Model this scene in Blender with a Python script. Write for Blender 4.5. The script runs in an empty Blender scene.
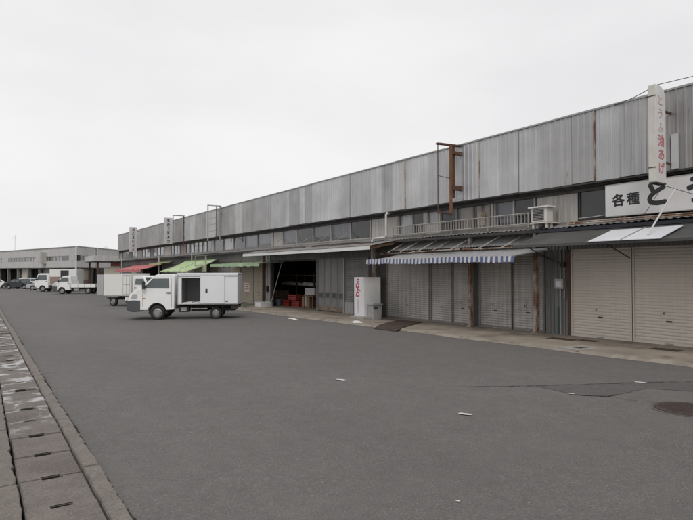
import bpy, bmesh, math, random
from mathutils import Vector, Matrix
R = math.radians
random.seed(7)
scene = bpy.context.scene
COL = scene.collection

# ------------------------------------------------------------------ camera
cam_d = bpy.data.cameras.new('camera'); cam = bpy.data.objects.new('camera', cam_d); COL.objects.link(cam)
scene.camera = cam
cam_d.sensor_width = 36.0; cam_d.lens = 36.0 * 540.0 / 693.0
cam_d.clip_start = 0.1; cam_d.clip_end = 3000
YAW = math.atan(365.5 / 540.0); PIT = math.atan(11 / 540.0)
cam.location = (0, 0, 1.645)
cam.rotation_euler = (R(90) + PIT, 0, -YAW)

# ------------------------------------------------------------------ sky: even overcast
world = bpy.data.worlds.new('World'); scene.world = world; world.use_nodes = True
wn = world.node_tree.nodes; wl = world.node_tree.links; wn.clear()
w_out = wn.new('ShaderNodeOutputWorld'); w_bg = wn.new('ShaderNodeBackground')
w_sky = wn.new('ShaderNodeTexSky'); w_sky.sky_type = 'NISHITA'; w_sky.sun_disc = False
SUN_EL, SUN_AZ = R(52), R(215)
w_sky.sun_elevation = SUN_EL; w_sky.sun_rotation = SUN_AZ
w_hs = wn.new('ShaderNodeHueSaturation'); w_hs.inputs['Saturation'].default_value = 0.12
w_tc = wn.new('ShaderNodeTexCoord'); w_map = wn.new('ShaderNodeMapping'); w_map.inputs['Scale'].default_value = (1.0, 1.0, 2.6)
w_no = wn.new('ShaderNodeTexNoise'); w_no.inputs['Scale'].default_value = 1.7; w_no.inputs['Detail'].default_value = 5; w_no.inputs['Roughness'].default_value = 0.5
w_rp = wn.new('ShaderNodeValToRGB'); w_rp.color_ramp.elements[0].position = 0.3; w_rp.color_ramp.elements[1].position = 0.72
w_rp.color_ramp.elements[0].color = (0.80, 0.795, 0.81, 1); w_rp.color_ramp.elements[1].color = (0.94, 0.935, 0.945, 1)
w_sc = wn.new('ShaderNodeVectorMath'); w_sc.operation = 'SCALE'; w_sc.inputs['Scale'].default_value = 9.6
w_mx = wn.new('ShaderNodeMix'); w_mx.data_type = 'RGBA'; w_mx.inputs['Factor'].default_value = 0.93
wl.new(w_tc.outputs['Generated'], w_map.inputs['Vector']); wl.new(w_map.outputs['Vector'], w_no.inputs['Vector'])
wl.new(w_no.outputs['Fac'], w_rp.inputs['Fac']); wl.new(w_rp.outputs['Color'], w_sc.inputs[0])
wl.new(w_sky.outputs['Color'], w_hs.inputs['Color'])
wl.new(w_hs.outputs['Color'], w_mx.inputs[6]); wl.new(w_sc.outputs['Vector'], w_mx.inputs[7])
wl.new(w_mx.outputs[2], w_bg.inputs['Color']); w_bg.inputs['Strength'].default_value = 0.1
wl.new(w_bg.outputs['Background'], w_out.inputs['Surface'])

# ------------------------------------------------------------------ sun behind cloud
sd = bpy.data.lights.new('sun', 'SUN'); sun = bpy.data.objects.new('sun', sd); COL.objects.link(sun)
sd.energy = 1.2; sd.angle = R(25); sd.color = (1, 0.97, 0.93)
sv = Vector((-math.sin(R(35)) * math.cos(SUN_EL), -math.cos(R(35)) * math.cos(SUN_EL), math.sin(SUN_EL)))
sun.rotation_euler = sv.to_track_quat('Z', 'Y').to_euler()
sun.location = (0, 0, 30)

scene.view_settings.view_transform = 'Standard'; scene.view_settings.look = 'None'
scene.view_settings.exposure = 0.08; scene.view_settings.gamma = 1.0; scene.view_settings.use_curve_mapping = False

# ------------------------------------------------------------------ helpers
SLOPE = 0.010
def gz(y): return -SLOPE * y
def pz(y): return gz(y) + 0.06          # top of the concrete apron by the building

def add(name, me, mat=None, parent=None):
    o = bpy.data.objects.new(name, me); COL.objects.link(o)
    if mat is not None:
        for m in (mat if isinstance(mat, (list, tuple)) else [mat]): me.materials.append(m)
    if parent: o.parent = parent
    return o
def tag(o, label=None, cat=None, group=None, kind=None):
    if label: o['label'] = label
    if cat: o['category'] = cat
    if group: o['group'] = group
    if kind: o['kind'] = kind
    return o
def empty(name, loc=(0, 0, 0), label=None, cat=None, group=None):
    o = bpy.data.objects.new(name, None); COL.objects.link(o); o.location = loc; o.empty_display_size = 0.2
    return tag(o, label, cat, group)

class MB:
    """collects shapes, builds ONE mesh object"""
    def __init__(s): s.v = []; s.f = []; s.m = []
    def quad(s, a, b, c, d, mi=0):
        n = len(s.v); s.v += [tuple(a), tuple(b), tuple(c), tuple(d)]; s.f.append((n, n+1, n+2, n+3)); s.m.append(mi); return s
    def poly(s, pts, mi=0):
        n = len(s.v); s.v += [tuple(p) for p in pts]; s.f.append(tuple(range(n, n + len(pts)))); s.m.append(mi); return s
    def box(s, x0, x1, y0, y1, z0, z1, mi=0, zs=0.0):
        """zs: follow the ground slope along y (bottom and top)"""
        n = len(s.v)
        for x in (x0, x1):
            for y in (y0, y1):
                for z in (z0, z1): s.v.append((x, y, z + (gz(y) if zs else 0)))
        for f in ((0,1,3,2),(4,6,7,5),(0,4,5,1),(2,3,7,6),(0,2,6,4),(1,5,7,3)):
            s.f.append(tuple(n + i for i in f)); s.m.append(mi)
        return s
    def bar(s, p, q, w, h=None, mi=0):
        """rectangular bar from p to q"""
        h = h or w; p = Vector(p); q = Vector(q); d = (q - p).normalized()
        up = Vector((0, 0, 1)) if abs(d.z) < 0.95 else Vector((1, 0, 0))
        a = d.cross(up).normalized(); b = a.cross(d).normalized()
        n = len(s.v)
        for c in (p, q):
            for i, j in ((-1,-1),(1,-1),(1,1),(-1,1)): s.v.append(tuple(c + a * i * w / 2 + b * j * h / 2))
        for f in ((0,3,2,1),(4,5,6,7),(0,1,5,4),(1,2,6,5),(2,3,7,6),(3,0,4,7)):
            s.f.append(tuple(n + i for i in f)); s.m.append(mi)
        return s
    def tube(s, pts, r, n=8, mi=0):
        pts = [Vector(p) for p in pts]; rings = []
        for k, p in enumerate(pts):
            d = (pts[min(k+1, len(pts)-1)] - pts[max(k-1, 0)]).normalized()
            up = Vector((0, 0, 1)) if abs(d.z) < 0.9 else Vector((1, 0, 0))
            a = d.cross(up).normalized(); b = a.cross(d)
            rr = r[k] if isinstance(r, (list, tuple)) else r
            base = len(s.v)
            for i in range(n):
                t = 2 * math.pi * i / n; s.v.append(tuple(p + (a * math.cos(t) + b * math.sin(t)) * rr))
            rings.append(base)
        for k in range(len(rings) - 1):
            for i in range(n):
                j = (i + 1) % n
                s.f.append((rings[k]+i, rings[k]+j, rings[k+1]+j, rings[k+1]+i)); s.m.append(mi)
        s.f.append(tuple(rings[0] + i for i in reversed(range(n)))); s.m.append(mi)
        s.f.append(tuple(rings[-1] + i for i in range(n))); s.m.append(mi)
        return s
    def lathe(s, prof, c, axis='y', n=24, mi=0):
        """prof: (radius, offset along axis)"""
        base = len(s.v); c = Vector(c)
        for (r, o) in prof:
            for i in range(n):
                t = 2 * math.pi * i / n
                if axis == 'y': p = Vector((r * math.cos(t), o, r * math.sin(t)))
                else: p = Vector((r * math.cos(t), r * math.sin(t), o))
                s.v.append(tuple(c + p))
        for k in range(len(prof) - 1):
            for i in range(n):
                j = (i + 1) % n
                s.f.append((base+k*n+i, base+k*n+j, base+(k+1)*n+j, base+(k+1)*n+i)); s.m.append(mi)
        return s
    def prism(s, pts, axis, a, b, mi=0):
        """polygon pts (2d) extruded between a and b along axis 'x','y','z'"""
        def P(p, t):
            if axis == 'x': return (t, p[0], p[1])
            if axis == 'y': return (p[0], t, p[1])
            return (p[0], p[1], t)
        n = len(pts); base = len(s.v)
        s.v += [P(p, a) for p in pts] + [P(p, b) for p in pts]
        s.f.append(tuple(base + i for i in range(n))); s.m.append(mi)
        s.f.append(tuple(base + n + i for i in reversed(range(n)))); s.m.append(mi)
        for i in range(n):
            j = (i + 1) % n; s.f.append((base+i, base+n+i, base+n+j, base+j)); s.m.append(mi)
        return s
    def mesh(s, name, smooth=None, fix=True, bevel=0):
        me = bpy.data.meshes.new(name); me.from_pydata(s.v, [], s.f)
        me.polygons.foreach_set('material_index', s.m)
        bm = bmesh.new(); bm.from_mesh(me)
        bmesh.ops.remove_doubles(bm, verts=bm.verts, dist=1e-5)
        if fix: bmesh.ops.recalc_face_normals(bm, faces=bm.faces)
        if bevel:
            ed = [e for e in bm.edges if len(e.link_faces) == 2 and e.calc_face_angle(0) > 0.6]
            bmesh.ops.bevel(bm, geom=ed, offset=bevel, segments=2, affect='EDGES', profile=0.6)
        bm.to_mesh(me); bm.free()
        if smooth is not None:
            me.shade_smooth(); me.set_sharp_from_angle(angle=R(smooth))
        return me
    def build(s, name, mat, parent=None, smooth=None, bevel=0):
        return add(name, s.mesh(name, smooth, True, bevel), mat, parent)

# ------------------------------------------------------------------ materials
def newmat(name):
    m = bpy.data.materials.new(name); m.use_nodes = True
    nt = m.node_tree; b = nt.nodes['Principled BSDF']; return m, nt, b
def N(nt, t, **kw):
    n = nt.nodes.new(t)
    for k, v in kw.items():
        if k in n.inputs: n.inputs[k].default_value = v
        else: setattr(n, k, v)
    return n
def rgb(c): return (c[0], c[1], c[2], 1) if not isinstance(c, (int, float)) else (c, c, c, 1)
def noise(nt, vec, scale, detail=4, rough=0.55, stretch=None, dist=0):
    if stretch:
        mp = N(nt, 'ShaderNodeMapping'); mp.inputs['Scale'].default_value = stretch
        nt.links.new(vec, mp.inputs['Vector']); vec = mp.outputs['Vector']
    n = N(nt, 'ShaderNodeTexNoise', Scale=scale, Detail=detail, Roughness=rough, Distortion=dist)
    nt.links.new(vec, n.inputs['Vector']); return n.outputs['Fac']
def ramp(nt, fac, a, b):
    r = N(nt, 'ShaderNodeMapRange', clamp=True); r.inputs['From Min'].default_value = a; r.inputs['From Max'].default_value = b
    nt.links.new(fac, r.inputs['Value']); return r.outputs['Result']
def mix(nt, fac, a, b):
    x = N(nt, 'ShaderNodeMix'); x.data_type = 'RGBA'
    for sock, val in ((x.inputs[0], fac), (x.inputs[6], a), (x.inputs[7], b)):
        if hasattr(val, 'is_output'): nt.links.new(val, sock)
        elif sock == x.inputs[0]: sock.default_value = val
        else: sock.default_value = rgb(val)
    return x.outputs[2]
def mul(nt, a, b):
    x = N(nt, 'ShaderNodeMath'); x.operation = 'MULTIPLY'
    for i, v in enumerate((a, b)):
        if hasattr(v, 'is_output'): nt.links.new(v, x.inputs[i])
        else: x.inputs[i].default_value = v
    return x.outputs[0]
def coords(nt): return N(nt, 'ShaderNodeTexCoord').outputs['Object']
def bump(nt, b, h, strength=0.3, dist=0.01):
    n = N(nt, 'ShaderNodeBump', Strength=strength, Distance=dist); nt.links.new(h, n.inputs['Height']); nt.links.new(n.outputs['Normal'], b.inputs['Normal'])

def surf(name, c1, c2=None, scale=2.0, rough=0.7, metal=0.0, stretch=None, stain=None, stain_rng=(0.55, 0.75), stain_scale=1.5, stain_stretch=None, bmp=0.15, bscale=60, spec=0.4, c_fine=0.0):
    m, nt, b = newmat(name); v = coords(nt)
    c2 = c2 or tuple(x * 0.8 for x in c1)
    col = mix(nt, ramp(nt, noise(nt, v, scale, 5, 0.6, stretch), 0.3, 0.7), c1, c2)
    if stain: col = mix(nt, ramp(nt, noise(nt, v, stain_scale, 6, 0.65, stain_stretch, 0.4), *stain_rng), col, stain)
    fine = noise(nt, v, bscale, 3, 0.6)
    if c_fine: col = mix(nt, mul(nt, ramp(nt, fine, 0.4, 0.75), c_fine), col, tuple(x * 0.35 for x in c1))
    nt.links.new(col, b.inputs['Base Color'])
    b.inputs['Roughness'].default_value = rough; b.inputs['Metallic'].default_value = metal; b.inputs['Specular IOR Level'].default_value = spec
    if bmp: bump(nt, b, fine, bmp, 0.01)
    return m

def sheet_metal(name, c, dark, streak=0.5, rust=0.0, rough=0.5, metal=0.35, pale=0.35, blotch=0.55):
    """weathered galvanised sheet: vertical streaks, blotches, rust specks"""
    m, nt, b = newmat(name); v = coords(nt)
    blot = ramp(nt, noise(nt, v, 0.9, 5, 0.6), 0.35, 0.68)
    st = ramp(nt, noise(nt, v, 3.0, 4, 0.6, (1, 3.0, 0.10)), 0.42, 0.66)
    col = mix(nt, mul(nt, blot, blotch), c, dark)
    col = mix(nt, mul(nt, st, streak), col, tuple(x * 0.62 for x in dark))
    st2 = ramp(nt, noise(nt, v, 7.0, 3, 0.6, (1, 2.2, 0.06)), 0.60, 0.72)
    col = mix(nt, mul(nt, st2, pale), col, tuple(min(1, x * 1.5) for x in c))
    if rust:
        rs = ramp(nt, noise(nt, v, 2.3, 7, 0.7, (1, 2.0, 0.35)), 0.66 - rust * 0.16, 0.78 - rust * 0.1)
        col = mix(nt, mul(nt, rs, 0.8), col, (0.11, 0.055, 0.032))
    nt.links.new(col, b.inputs['Base Color'])
    b.inputs['Roughness'].default_value = rough; b.inputs['Metallic'].default_value = metal
    bump(nt, b, noise(nt, v, 5, 3), 0.12, 0.02)
    return m

MAT = {}
# asphalt: aggregate, broad tonal drift, hairline cracks, traffic polish
def asphalt(name, lo, hi, crack=True):
    m, nt, b = newmat(name); v = coords(nt)
    big = ramp(nt, noise(nt, v, 0.16, 6, 0.6), 0.3, 0.72)
    lane = ramp(nt, noise(nt, v, 0.5, 5, 0.6, (1.0, 0.12, 1.0), 0.3), 0.3, 0.75)
    col = mix(nt, big, lo, hi)
    col = mix(nt, mul(nt, lane, 0.55), col, tuple(x * 0.78 for x in lo))
    mid = ramp(nt, noise(nt, v, 7, 5, 0.65), 0.35, 0.7)
    col = mix(nt, mul(nt, mid, 0.42), col, tuple(x * 0.66 for x in lo))
    m2_ = ramp(nt, noise(nt, v, 1.6, 6, 0.7, None, 0.5), 0.42, 0.72)
    col = mix(nt, mul(nt, m2_, 0.30), col, tuple(x * 0.66 for x in lo))
    agg = noise(nt, v, 62, 4, 0.8)
    col = mix(nt, mul(nt, ramp(nt, agg, 0.55, 0.72), 0.75), col, tuple(x * 1.9 for x in hi))
    col = mix(nt, mul(nt, ramp(nt, agg, 0.45, 0.28), 0.85), col, tuple(x * 0.35 for x in lo))
    sp = noise(nt, v, 26, 2, 0.5)
    col = mix(nt, mul(nt, ramp(nt, sp, 0.74, 0.77), 0.35), col, (0.42, 0.41, 0.39))
    oil = ramp(nt, noise(nt, v, 0.75, 6, 0.7, None, 0.6), 0.64, 0.74)
    col = mix(nt, mul(nt, oil, 0.35), col, tuple(x * 0.55 for x in lo))
    nt.links.new(col, b.inputs['Base Color'])
    b.inputs['Roughness'].default_value = 0.88; b.inputs['Specular IOR Level'].default_value = 0.3
    bump(nt, b, agg, 0.55, 0.012)
    return m
MAT['asphalt'] = asphalt('asphalt', (0.130, 0.123, 0.118), (0.166, 0.158, 0.152))
MAT['patch'] = asphalt('asphalt_repair', (0.106, 0.100, 0.096), (0.128, 0.121, 0.117))
MAT['tar'] = surf('tar_seam', (0.028, 0.026, 0.025), (0.05, 0.046, 0.043), 6, 0.8, bscale=50)
MAT['apron'] = surf('apron_concrete', (0.33, 0.28, 0.225), (0.21, 0.178, 0.145), 1.1, 0.9, stain=(0.075, 0.062, 0.052), stain_rng=(0.52, 0.72), stain_scale=0.8, bscale=45, bmp=0.3, c_fine=0.3)
MAT['apron_edge'] = surf('apron_edge_concrete', (0.32, 0.28, 0.235), (0.18, 0.158, 0.132), 2.5, 0.9, stain=(0.10, 0.088, 0.075), stain_rng=(0.5, 0.7), stain_scale=1.2, bscale=45, bmp=0.3, c_fine=0.3)
MAT['kerb'] = surf('kerb_concrete', (0.215, 0.190, 0.170), (0.15, 0.132, 0.118), 5, 0.95, stain=(0.31, 0.285, 0.26), stain_rng=(0.6, 0.78), stain_scale=16, bscale=55, bmp=0.7, c_fine=0.7)
MAT['soil_slot_shade'] = surf('gutter_dirt_slot_shade', (0.02, 0.017, 0.015), (0.04, 0.034, 0.029), 9, 1.0, bscale=40, bmp=0.6)  # drain dirt; doubles as painted shade on the slab notch walls
MAT['verge'] = surf('verge_concrete', (0.155, 0.142, 0.13), (0.1, 0.09, 0.082), 2.5, 0.95, stain=(0.30, 0.29, 0.28), stain_rng=(0.58, 0.7), stain_scale=3.5, bscale=50, bmp=0.5, c_fine=0.5)

# drain cover slabs: grey-brown concrete, white mineral crust on the farther ones
def slab_mat():
    m, nt, b = newmat('drain_slab_concrete'); v = coords(nt)
    geo = N(nt, 'ShaderNodeNewGeometry'); pos = geo.outputs['Position']
    col = mix(nt, ramp(nt, noise(nt, pos, 3.0, 5, 0.6), 0.3, 0.7), (0.165, 0.143, 0.128), (0.112, 0.096, 0.086))
    col = mix(nt, mul(nt, ramp(nt, noise(nt, pos, 1.1, 4, 0.6), 0.48, 0.62), 0.7), col, (0.085, 0.07, 0.064))
    sep = N(nt, 'ShaderNodeSeparateXYZ'); nt.links.new(pos, sep.inputs[0])
    far = ramp(nt, sep.outputs['Y'], 6.0, 7.4)
    thr = noise(nt, pos, 3.0, 5, 0.6, (1.0, 0.8, 1.0), 0.25)
    crust = mul(nt, ramp(nt, thr, 0.515, 0.60), far)
    col = mix(nt, mul(nt, crust, 0.85), col, (0.46, 0.46, 0.465))
    ag = noise(nt, pos, 70, 3, 0.7)
    col = mix(nt, mul(nt, ramp(nt, ag, 0.5, 0.72), 0.5), col, (0.30, 0.27, 0.245))
    col = mix(nt, mul(nt, ramp(nt, ag, 0.45, 0.25), 0.4), col, (0.05, 0.045, 0.04))
    nt.links.new(col, b.inputs['Base Color']); b.inputs['Roughness'].default_value = 0.9
    bump(nt, b, ag, 0.35, 0.008); return m
MAT['slab'] = slab_mat()

PARA = [sheet_metal('parapet_sheet_%d' % i, c, tuple(x * .86 for x in d), s, r, 0.42, 0.45, 0.22, 0.8) for i, (c, d, s, r) in enumerate((
    ((0.50, 0.50, 0.505), (0.42, 0.418, 0.42), 0.22, 0.05), ((0.43, 0.428, 0.425), (0.36, 0.356, 0.352), 0.28, 0.08),
    ((0.57, 0.57, 0.578), (0.48, 0.478, 0.48), 0.22, 0.0), ((0.36, 0.35, 0.34), (0.29, 0.28, 0.27), 0.3, 0.2),
    ((0.40, 0.392, 0.38), (0.33, 0.322, 0.31), 0.28, 0.12)))]
MAT['siding'] = sheet_metal('wall_siding', (0.48, 0.46, 0.43), (0.36, 0.34, 0.315), 0.5, 0.25, 0.6, 0.1)
MAT['siding_pink'] = sheet_metal('wall_siding_pinkish', (0.33, 0.28, 0.26), (0.26, 0.215, 0.2), 0.5, 0.2, 0.7, 0.05)
MAT['siding_grey'] = sheet_metal('wall_siding_grey', (0.22, 0.22, 0.215), (0.15, 0.148, 0.142), 0.6, 0.35, 0.6, 0.2)
MAT['dark_trim'] = surf('dark_trim', (0.035, 0.033, 0.033), (0.055, 0.05, 0.048), 3, 0.7, stain=(0.09, 0.06, 0.045), stain_rng=(0.62, 0.75), bscale=30)
MAT['grime'] = surf('grimy_wall', (0.10, 0.095, 0.09), (0.06, 0.055, 0.052), 1.5, 0.9, stain=(0.04, 0.035, 0.032), bscale=30)
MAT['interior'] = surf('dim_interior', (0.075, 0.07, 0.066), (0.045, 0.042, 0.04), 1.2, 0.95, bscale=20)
MAT['interior_floor'] = surf('interior_floor', (0.12, 0.11, 0.10), (0.07, 0.062, 0.056), 1.2, 0.85, bscale=20)
MAT['shutter_beige'] = sheet_metal('shutter_beige', (0.61, 0.55, 0.49), (0.53, 0.478, 0.425), 0.12, 0.0, 0.5, 0.0, 0.0)
MAT['shutter_tan'] = sheet_metal('shutter_tan', (0.40, 0.34, 0.275), (0.32, 0.27, 0.215), 0.3, 0.05, 0.6, 0.0, 0.0)
MAT['shutter_grey'] = sheet_metal('shutter_grey', (0.47, 0.45, 0.425), (0.33, 0.315, 0.29), 0.5, 0.42, 0.55, 0.1, 0.12, 0.8)
MAT['shutter_dull'] = sheet_metal('shutter_dull', (0.27, 0.265, 0.255), (0.19, 0.183, 0.175), 0.5, 0.15, 0.55, 0.15)
MAT['shutter_pale'] = sheet_metal('shutter_pale', (0.42, 0.42, 0.41), (0.33, 0.325, 0.315), 0.4, 0.1, 0.55, 0.1)
MAT['rust'] = surf('rusty_steel', (0.22, 0.115, 0.07), (0.13, 0.068, 0.045), 4, 0.85, stain=(0.40, 0.355, 0.31), stain_rng=(0.45, 0.56), stain_scale=2.5, stain_stretch=(1, 1, 0.4), bscale=40, bmp=0.4)
MAT['rust_dark'] = surf('dark_rusty_steel', (0.075, 0.045, 0.035), (0.12, 0.06, 0.038), 3, 0.85, stain=(0.27, 0.22, 0.19), stain_rng=(0.64, 0.74), stain_scale=3, bscale=40, bmp=0.4)
MAT['rust_orange'] = surf('orange_rust', (0.24, 0.115, 0.055), (0.13, 0.06, 0.035), 3, 0.85, bscale=40, bmp=0.4)
MAT['galv'] = surf('galvanised_steel', (0.40, 0.40, 0.39), (0.28, 0.275, 0.265), 3, 0.5, 0.4, stain=(0.2, 0.14, 0.10), stain_rng=(0.64, 0.76), bscale=30)
MAT['alu'] = surf('aluminium_frame', (0.42, 0.40, 0.37), (0.30, 0.28, 0.26), 3, 0.5, 0.2, stain=(0.16, 0.13, 0.11), stain_rng=(0.62, 0.76), bscale=30)
MAT['alu_dull'] = surf('dull_frame', (0.25, 0.235, 0.215), (0.17, 0.155, 0.14), 3, 0.6, 0.1, stain=(0.1, 0.08, 0.07), stain_rng=(0.6, 0.76), bscale=30)
MAT['pipe_white'] = surf('white_pvc', (0.62, 0.61, 0.585), (0.48, 0.465, 0.44), 3, 0.5, bscale=30)
MAT['fascia_white'] = surf('white_fascia', (0.74, 0.74, 0.73), (0.60, 0.59, 0.575), 1.5, 0.5, stain=(0.24, 0.18, 0.14), stain_rng=(0.62, 0.74), stain_scale=2, stain_stretch=(1, 1, 0.3), bscale=30)
MAT['roof_sheet'] = sheet_metal('lean_to_sheet', (0.27, 0.265, 0.26), (0.18, 0.175, 0.17), 0.4, 0.35, 0.6, 0.2)
MAT['timber'] = surf('old_timber', (0.19, 0.12, 0.075), (0.10, 0.062, 0.04), 4, 0.9, stretch=(1, 0.3, 1), bscale=40)
MAT['white_paint'] = surf('white_road_paint', (0.62, 0.61, 0.585), (0.45, 0.44, 0.42), 20, 0.8, stain=(0.18, 0.17, 0.165), stain_rng=(0.6, 0.72), stain_scale=24, bscale=80)
MAT['sign_white'] = surf('sign_white', (0.70, 0.69, 0.68), (0.60, 0.585, 0.57), 1.2, 0.45, stain=(0.42, 0.32, 0.24), stain_rng=(0.68, 0.82), stain_scale=1.7, stain_stretch=(1, 1, 0.5), bmp=0.04)
MAT['sign_cream'] = surf('sign_edge_cream', (0.66, 0.64, 0.59), (0.54, 0.51, 0.46), 1.5, 0.45, stain=(0.36, 0.27, 0.2), stain_rng=(0.64, 0.8), stain_scale=2.2, stain_stretch=(1, 1, 0.25), bmp=0.04)
MAT['sign_grey'] = surf('sign_grey', (0.56, 0.56, 0.56), (0.47, 0.47, 0.465), 1.2, 0.5, bmp=0.04)
MAT['ink'] = surf('black_paint', (0.022, 0.022, 0.026), (0.035, 0.034, 0.036), 6, 0.6, bmp=0.02)
MAT['red_ink'] = surf('faded_red_paint', (0.42, 0.13, 0.13), (0.52, 0.26, 0.25), 7, 0.6, bmp=0.02)
MAT['red_ink_pale'] = surf('badly_faded_red_paint', (0.50, 0.28, 0.28), (0.58, 0.43, 0.43), 9, 0.6, bmp=0.02)
MAT['red_logo'] = surf('red_lettering', (0.50, 0.035, 0.04), (0.42, 0.03, 0.035), 6, 0.5, bmp=0.02)
MAT['truck_white'] = surf('truck_white_paint', (0.80, 0.80, 0.79), (0.74, 0.735, 0.72), 1.2, 0.28, stain=(0.62, 0.60, 0.57), stain_rng=(0.6, 0.85), stain_scale=2.5, bmp=0.0, spec=0.5)
MAT['box_white'] = surf('box_body_white', (0.74, 0.75, 0.77), (0.69, 0.70, 0.72), 0.8, 0.4, stain=(0.5, 0.5, 0.51), stain_rng=(0.66, 0.85), stain_scale=2, bmp=0.01)
MAT['box_inside_door_shade'] = surf('box_interior_door_shade', (0.42, 0.42, 0.42), (0.35, 0.35, 0.35), 1, 0.6, bmp=0.02)  # box lining; doubles as painted shade on the small truck's door
MAT['bumper'] = surf('grey_plastic', (0.085, 0.085, 0.092), (0.07, 0.07, 0.075), 3, 0.55, bmp=0.05)
MAT['rubber'] = surf('tyre_rubber', (0.022, 0.022, 0.023), (0.035, 0.033, 0.032), 5, 0.85, bscale=60)
MAT['rim'] = surf('steel_rim', (0.40, 0.40, 0.40), (0.27, 0.265, 0.26), 8, 0.45, 0.5, stain=(0.13, 0.10, 0.085), stain_rng=(0.58, 0.75), stain_scale=9)
MAT['chassis'] = surf('chassis_black', (0.022, 0.021, 0.021), (0.04, 0.037, 0.034), 5, 0.8)
MAT['lamp_clear'] = surf('headlamp_glass', (0.55, 0.56, 0.57), (0.40, 0.41, 0.42), 14, 0.12, 0.3, bmp=0.0)
MAT['lamp_red'] = surf('tail_lamp', (0.40, 0.02, 0.02), (0.3, 0.015, 0.015), 14, 0.2, bmp=0.0)
MAT['lamp_amber'] = surf('indicator_lamp', (0.6, 0.22, 0.03), (0.5, 0.18, 0.03), 14, 0.2, bmp=0.0)
MAT['plastic_black'] = surf('black_plastic', (0.03, 0.03, 0.032), (0.045, 0.044, 0.045), 5, 0.5, bmp=0.03)
MAT['car_dark'] = surf('dark_car_paint', (0.022, 0.024, 0.03), (0.03, 0.031, 0.036), 2, 0.2, 0.3, bmp=0.0)
MAT['car_silver'] = surf('silver_car_paint', (0.46, 0.46, 0.47), (0.40, 0.40, 0.41), 2, 0.3, 0.4, bmp=0.0)
MAT['vend_white'] = surf('vending_white', (0.78, 0.775, 0.765), (0.72, 0.71, 0.70), 1.2, 0.4, stain=(0.4, 0.37, 0.34), stain_rng=(0.66, 0.85), stain_scale=2.2, bmp=0.02)
MAT['bin_grey'] = surf('bin_grey', (0.36, 0.355, 0.345), (0.28, 0.275, 0.268), 5, 0.6)
MAT['concrete_block'] = surf('concrete_block', (0.34, 0.325, 0.30), (0.26, 0.245, 0.225), 5, 0.9, bmp=0.3)
MAT['plate'] = surf('rusty_ramp_plate', (0.075, 0.05, 0.042), (0.05, 0.036, 0.032), 4, 0.75, 0.2, bscale=50, bmp=0.5)
MAT['iron'] = surf('cast_iron', (0.085, 0.062, 0.054), (0.055, 0.042, 0.038), 6, 0.75, 0.3, bscale=50, bmp=0.4)
MAT['green'] = surf('green_awning_cloth', (0.26, 0.38, 0.22), (0.33, 0.44, 0.28), 2.5, 0.75, stain=(0.48, 0.54, 0.42), stain_rng=(0.5, 0.75), stain_scale=1.3, bmp=0.08)
MAT['green_bright'] = surf('bright_green_awning_cloth', (0.30, 0.46, 0.15), (0.38, 0.51, 0.24), 1.5, 0.7, stain=(0.52, 0.58, 0.44), stain_rng=(0.42, 0.68), stain_scale=0.8, bmp=0.08)
MAT['green_pale'] = surf('pale_green_board', (0.36, 0.40, 0.27), (0.28, 0.32, 0.2), 1.5, 0.8, bmp=0.08)
MAT['red_cloth'] = surf('red_awning_cloth', (0.44, 0.095, 0.10), (0.52, 0.20, 0.19), 1.5, 0.75, bmp=0.1)
MAT['yellow_green'] = surf('yellow_green_cloth', (0.40, 0.40, 0.16), (0.3, 0.32, 0.14), 1.5, 0.75, bmp=0.1)
MAT['stripe_blue'] = surf('awning_blue', (0.085, 0.105, 0.22), (0.13, 0.15, 0.26), 4, 0.8, bmp=0.08)
MAT['stripe_white'] = surf('awning_white', (0.60, 0.60, 0.60), (0.45, 0.44, 0.43), 4, 0.8, bmp=0.08)
MAT['stripe_grey'] = surf('awning_faded_blue', (0.23, 0.23, 0.26), (0.19, 0.185, 0.20), 4, 0.8, bmp=0.08)
MAT['stripe_pale'] = surf('awning_faded_white', (0.46, 0.45, 0.44), (0.36, 0.35, 0.34), 4, 0.8, bmp=0.08)
MAT['tarp'] = surf('dark_tarpaulin', (0.085, 0.083, 0.08), (0.06, 0.058, 0.056), 1.4, 0.7, stain=(0.12, 0.115, 0.11), stain_rng=(0.55, 0.75), stain_scale=1.2, bmp=0.08)
MAT['panel_white'] = surf('white_panel', (0.66, 0.67, 0.70), (0.58, 0.59, 0.62), 1.5, 0.45, bmp=0.04)
MAT['gutter_blue'] = surf('dark_blue_gutter', (0.022, 0.025, 0.036), (0.035, 0.036, 0.045), 2, 0.6)
MAT['far_sheet'] = sheet_metal('far_building_sheet', (0.52, 0.51, 0.50), (0.44, 0.43, 0.42), 0.35, 0.05, 0.6, 0.1)
MAT['far_cream'] = surf('cream_panel', (0.56, 0.52, 0.43), (0.5, 0.46, 0.38), 1, 0.8)
MAT['far_brown'] = surf('pinkish_brown_panel', (0.29, 0.22, 0.20), (0.25, 0.19, 0.17), 1, 0.85)
MAT['brick_red'] = surf('red_brown_board', (0.30, 0.13, 0.09), (0.22, 0.10, 0.075), 1.5, 0.85)
MAT['cable'] = surf('cable_black', (0.03, 0.03, 0.032), (0.04, 0.04, 0.04), 3, 0.7, bmp=0)
MAT['crate_red'] = surf('red_crate', (0.30, 0.04, 0.03), (0.24, 0.035, 0.03), 4, 0.5, bmp=0.02)
MAT['crate_blue'] = surf('blue_white_bucket', (0.22, 0.28, 0.42), (0.30, 0.34, 0.45), 4, 0.5, bmp=0.02)
MAT['foam'] = surf('white_foam', (0.62, 0.62, 0.61), (0.5, 0.495, 0.48), 4, 0.8, bmp=0.1)
MAT['cardboard'] = surf('cardboard', (0.30, 0.21, 0.125), (0.24, 0.165, 0.10), 3, 0.9, bmp=0.05)
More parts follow.
